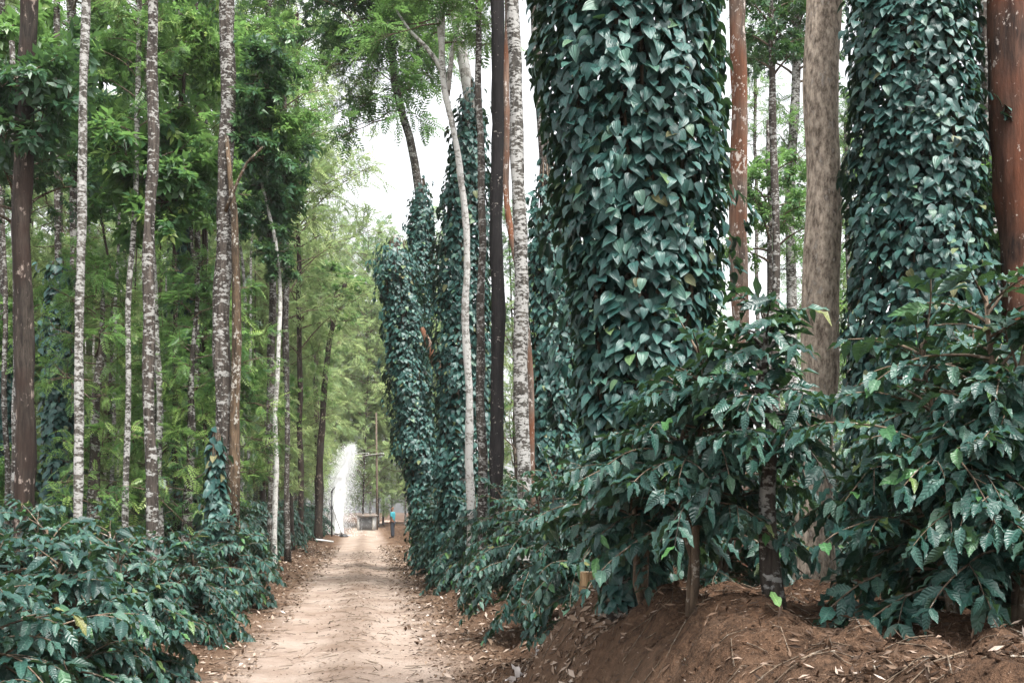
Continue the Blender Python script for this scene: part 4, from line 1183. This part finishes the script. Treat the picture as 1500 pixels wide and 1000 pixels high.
# ------------------------------------------------------------------ the man
def skin_mesh(name, chains, mat, sub=1):
    """chains: list of [(x,y,z,r), ...]; a vertex given twice (same xyz) is shared"""
    bm = bmesh.new(); lay_ = bm.verts.layers.skin.verify(); idx = {}
    for ch in chains:
        prev = None
        for k, (x, y, z, rr) in enumerate(ch):
            key = (round(x, 4), round(y, 4), round(z, 4))
            v = idx.get(key)
            if v is None:
                v = bm.verts.new((x, y, z)); idx[key] = v
                v[lay_].radius = (rr, rr)
                if prev is None: v[lay_].use_root = True
            if prev is not None and prev is not v: bm.edges.new((prev, v))
            prev = v
    me = bpy.data.meshes.new(name); bm.to_mesh(me); bm.free()
    o = bpy.data.objects.new(name, me); col.objects.link(o)
    o.modifiers.new('skin', 'SKIN').use_smooth_shade = True
    sb = o.modifiers.new('sub', 'SUBSURF'); sb.levels = sub; sb.render_levels = sub
    dg = bpy.context.evaluated_depsgraph_get()
    m2 = bpy.data.meshes.new_from_object(o.evaluated_get(dg))
    bpy.data.objects.remove(o)
    m2.name = name; m2.materials.clear(); m2.materials.append(mat)
    return m2
def person():
    mx, my = X(575, 57.5), 57.5
    t = thing('person', 'man in a turquoise shirt and dark trousers standing at the right road edge', 'person', (mx, my, gz(mx, my)))
    t.rotation_euler = (0, 0, rad(-15))
    M_SKIN = plain('skin', (0.16, 0.085, 0.055), 0.55, 0.1); M_HAIR = plain('hair', (0.20, 0.095, 0.05), 0.7, 0.3)
    M_SHIRT = plain('turquoise_cotton', (0.03, 0.22, 0.26), 0.85, 0.12, 8); M_TRO = plain('dark_denim', (0.022, 0.026, 0.036), 0.85, 0.2, 15); M_SHOE = plain('dark_shoe', (0.03, 0.022, 0.018), 0.6)
    # faces -X
    body = [[(0, 0, 0.95, 0.125), (0, 0, 1.12, 0.12), (0, 0, 1.32, 0.14), (0, 0, 1.43, 0.09), (-0.005, 0, 1.50, 0.055), (-0.02, 0, 1.585, 0.078), (-0.02, 0, 1.65, 0.082)]]
    for s in (-1, 1):
        body.append([(0, 0, 0.95, 0.125), (0, s * 0.09, 0.86, 0.09), (-0.01 * s, s * 0.10, 0.50, 0.06), (0.01, s * 0.10, 0.09, 0.042), (-0.14, s * 0.11, 0.035, 0.032)])
        body.append([(0, 0, 1.32, 0.14), (0, s * 0.17, 1.40, 0.062), (0.03, s * 0.215, 1.13, 0.045), (-0.06, s * 0.20, 0.91, 0.032), (-0.09, s * 0.195, 0.84, 0.034)])
        for k, (dy, ln) in enumerate(((-0.024, 0.075), (-0.008, 0.09), (0.008, 0.085), (0.024, 0.065))):
            y0 = s * 0.195 + dy
            body.append([(-0.088, y0, 0.83, 0.010), (-0.10, y0, 0.83 - ln * 0.6, 0.009), (-0.092, y0, 0.83 - ln, 0.007)])
        body.append([(-0.10, s * 0.18, 0.855, 0.011), (-0.13, s * 0.165, 0.825, 0.010), (-0.14, s * 0.165, 0.795, 0.008)])
        body.append([(-0.01, s * 0.078, 1.63, 0.012), (0.0, s * 0.092, 1.61, 0.012), (-0.005, s * 0.085, 1.585, 0.009)])
    body.append([(-0.085, 0, 1.64, 0.010), (-0.112, 0, 1.605, 0.014), (-0.09, 0, 1.592, 0.011)])
    add('body', skin_mesh('body', body, M_SKIN, 2), None, t)
    sh = [[(0, 0, 0.90, 0.155), (0, 0, 1.12, 0.148), (0, 0, 1.32, 0.165), (0, 0, 1.44, 0.10)]]
    for s in (-1, 1): sh.append([(0, 0, 1.32, 0.165), (0, s * 0.175, 1.405, 0.085), (0.02, s * 0.208, 1.22, 0.075), (0.025, s * 0.212, 1.16, 0.072)])
    add('shirt', skin_mesh('shirt', sh, M_SHIRT, 2), None, t)
    tr = [[(0, 0, 0.96, 0.135)]]
    tr = []
    for s in (-1, 1): tr.append([(0, 0, 0.96, 0.14), (0, s * 0.09, 0.86, 0.112), (-0.01 * s, s * 0.10, 0.50, 0.085), (0.01, s * 0.10, 0.07, 0.07)])
    add('trousers', skin_mesh('trousers', tr, M_TRO, 2), None, t)
    for s in (-1, 1):
        add('shoe', skin_mesh('shoe', [[(0.04, s * 0.10, 0.045, 0.045), (-0.06, s * 0.105, 0.04, 0.045), (-0.17, s * 0.112, 0.032, 0.036)]], M_SHOE, 2), None, t)
    add('hair', skin_mesh('hair', [[(0.02, 0, 1.61, 0.075), (0.005, 0, 1.665, 0.092), (-0.035, 0, 1.685, 0.080)]], M_HAIR, 2), None, t)
person()

# ------------------------------------------------------------------ resolve near leaves: nearest visible ones become single parts
def resolve():
    cam_p = np.array([0, 0, CAM_H])
    quad = np.array([[0, 0, 0], [0.3, 0.45, 0], [0, 1, -0.2], [-0.3, 0.45, 0]])
    Vs, n = [], 0
    for (t, p, R, s, T, ME, mat, ns, rest) in PENDING:
        W = np.einsum('kij,vj->kvi', R * s[:, None, None], quad) + p[:, None]
        Vs.append(W.reshape(-1, 3)); n += len(p)
    V = np.concatenate(Vs)
    bvh = BVHTree.FromPolygons(V.tolist(), np.arange(n * 4).reshape(-1, 4).tolist())
    org = Vector(cam_p)
    for k, (t, p, R, s, T, ME, mat, ns, rest) in enumerate(PENDING):
        r = np.random.default_rng(900 + k)
        rnd = r.uniform(0, 1, len(p))
        chosen = np.zeros(len(p), bool)
        if ns:
            c = p + R[:, :, 1] * s[:, None] * 0.45
            v = c - cam_p; dist = np.linalg.norm(v, axis=1); vd = v / dist[:, None]
            px = v[:, 0] / v[:, 1] * FPX + 750; py = HOR - v[:, 2] / v[:, 1] * FPX
            facing = np.abs((R[:, :, 2] * vd).sum(1)) + 0.15
            score = s ** 2 / dist ** 2 * facing
            ok = (px > -5) & (px < 1505) & (py > -5) & (py < 1005) & (v[:, 1] > 0.5)
            order = np.argsort(-score * ok)
            got = 0
            for i in order:
                if not ok[i] or got >= ns: break
                h = bvh.ray_cast(org, Vector(vd[i]), float(dist[i]) - 0.012)
                if h[0] is not None and h[3] < dist[i] - 0.03: continue
                chosen[i] = True; got += 1
        base = np.array(t.location)
        for i in np.flatnonzero(chosen):
            o = bpy.data.objects.new('leaf', ME[int(r.integers(0, len(ME)))])
            col.objects.link(o)
            o.parent = t
            m = np.eye(4); m[:3, :3] = R[i] * s[i]; m[:3, 3] = p[i] - base
            o.matrix_basis = Matrix(m.tolist())
        q = ~chosen
        me = join(rest, T, p[q] - base, R[q], s[q], rnd[q], k)
        me.materials.append(mat)
        add(rest, me, None, t, kind='stuff')
resolve()

# ------------------------------------------------------------------ haze
HAZE = 0.0003
if HAZE:
    mb = MB(); mb.box((0, 150, 19.5), (560, 420, 25.5))
    M = Mat('haze')
    vol = M.n('VolumePrincipled', {'Color': (0.93, 0.96, 0.97, 1), 'Density': HAZE, 'Anisotropy': 0.2})
    M.t.links.new(vol.outputs[0], M.out.inputs['Volume'])
    tag(add('haze', mb.mesh('haze', False), M.m), kind='stuff')
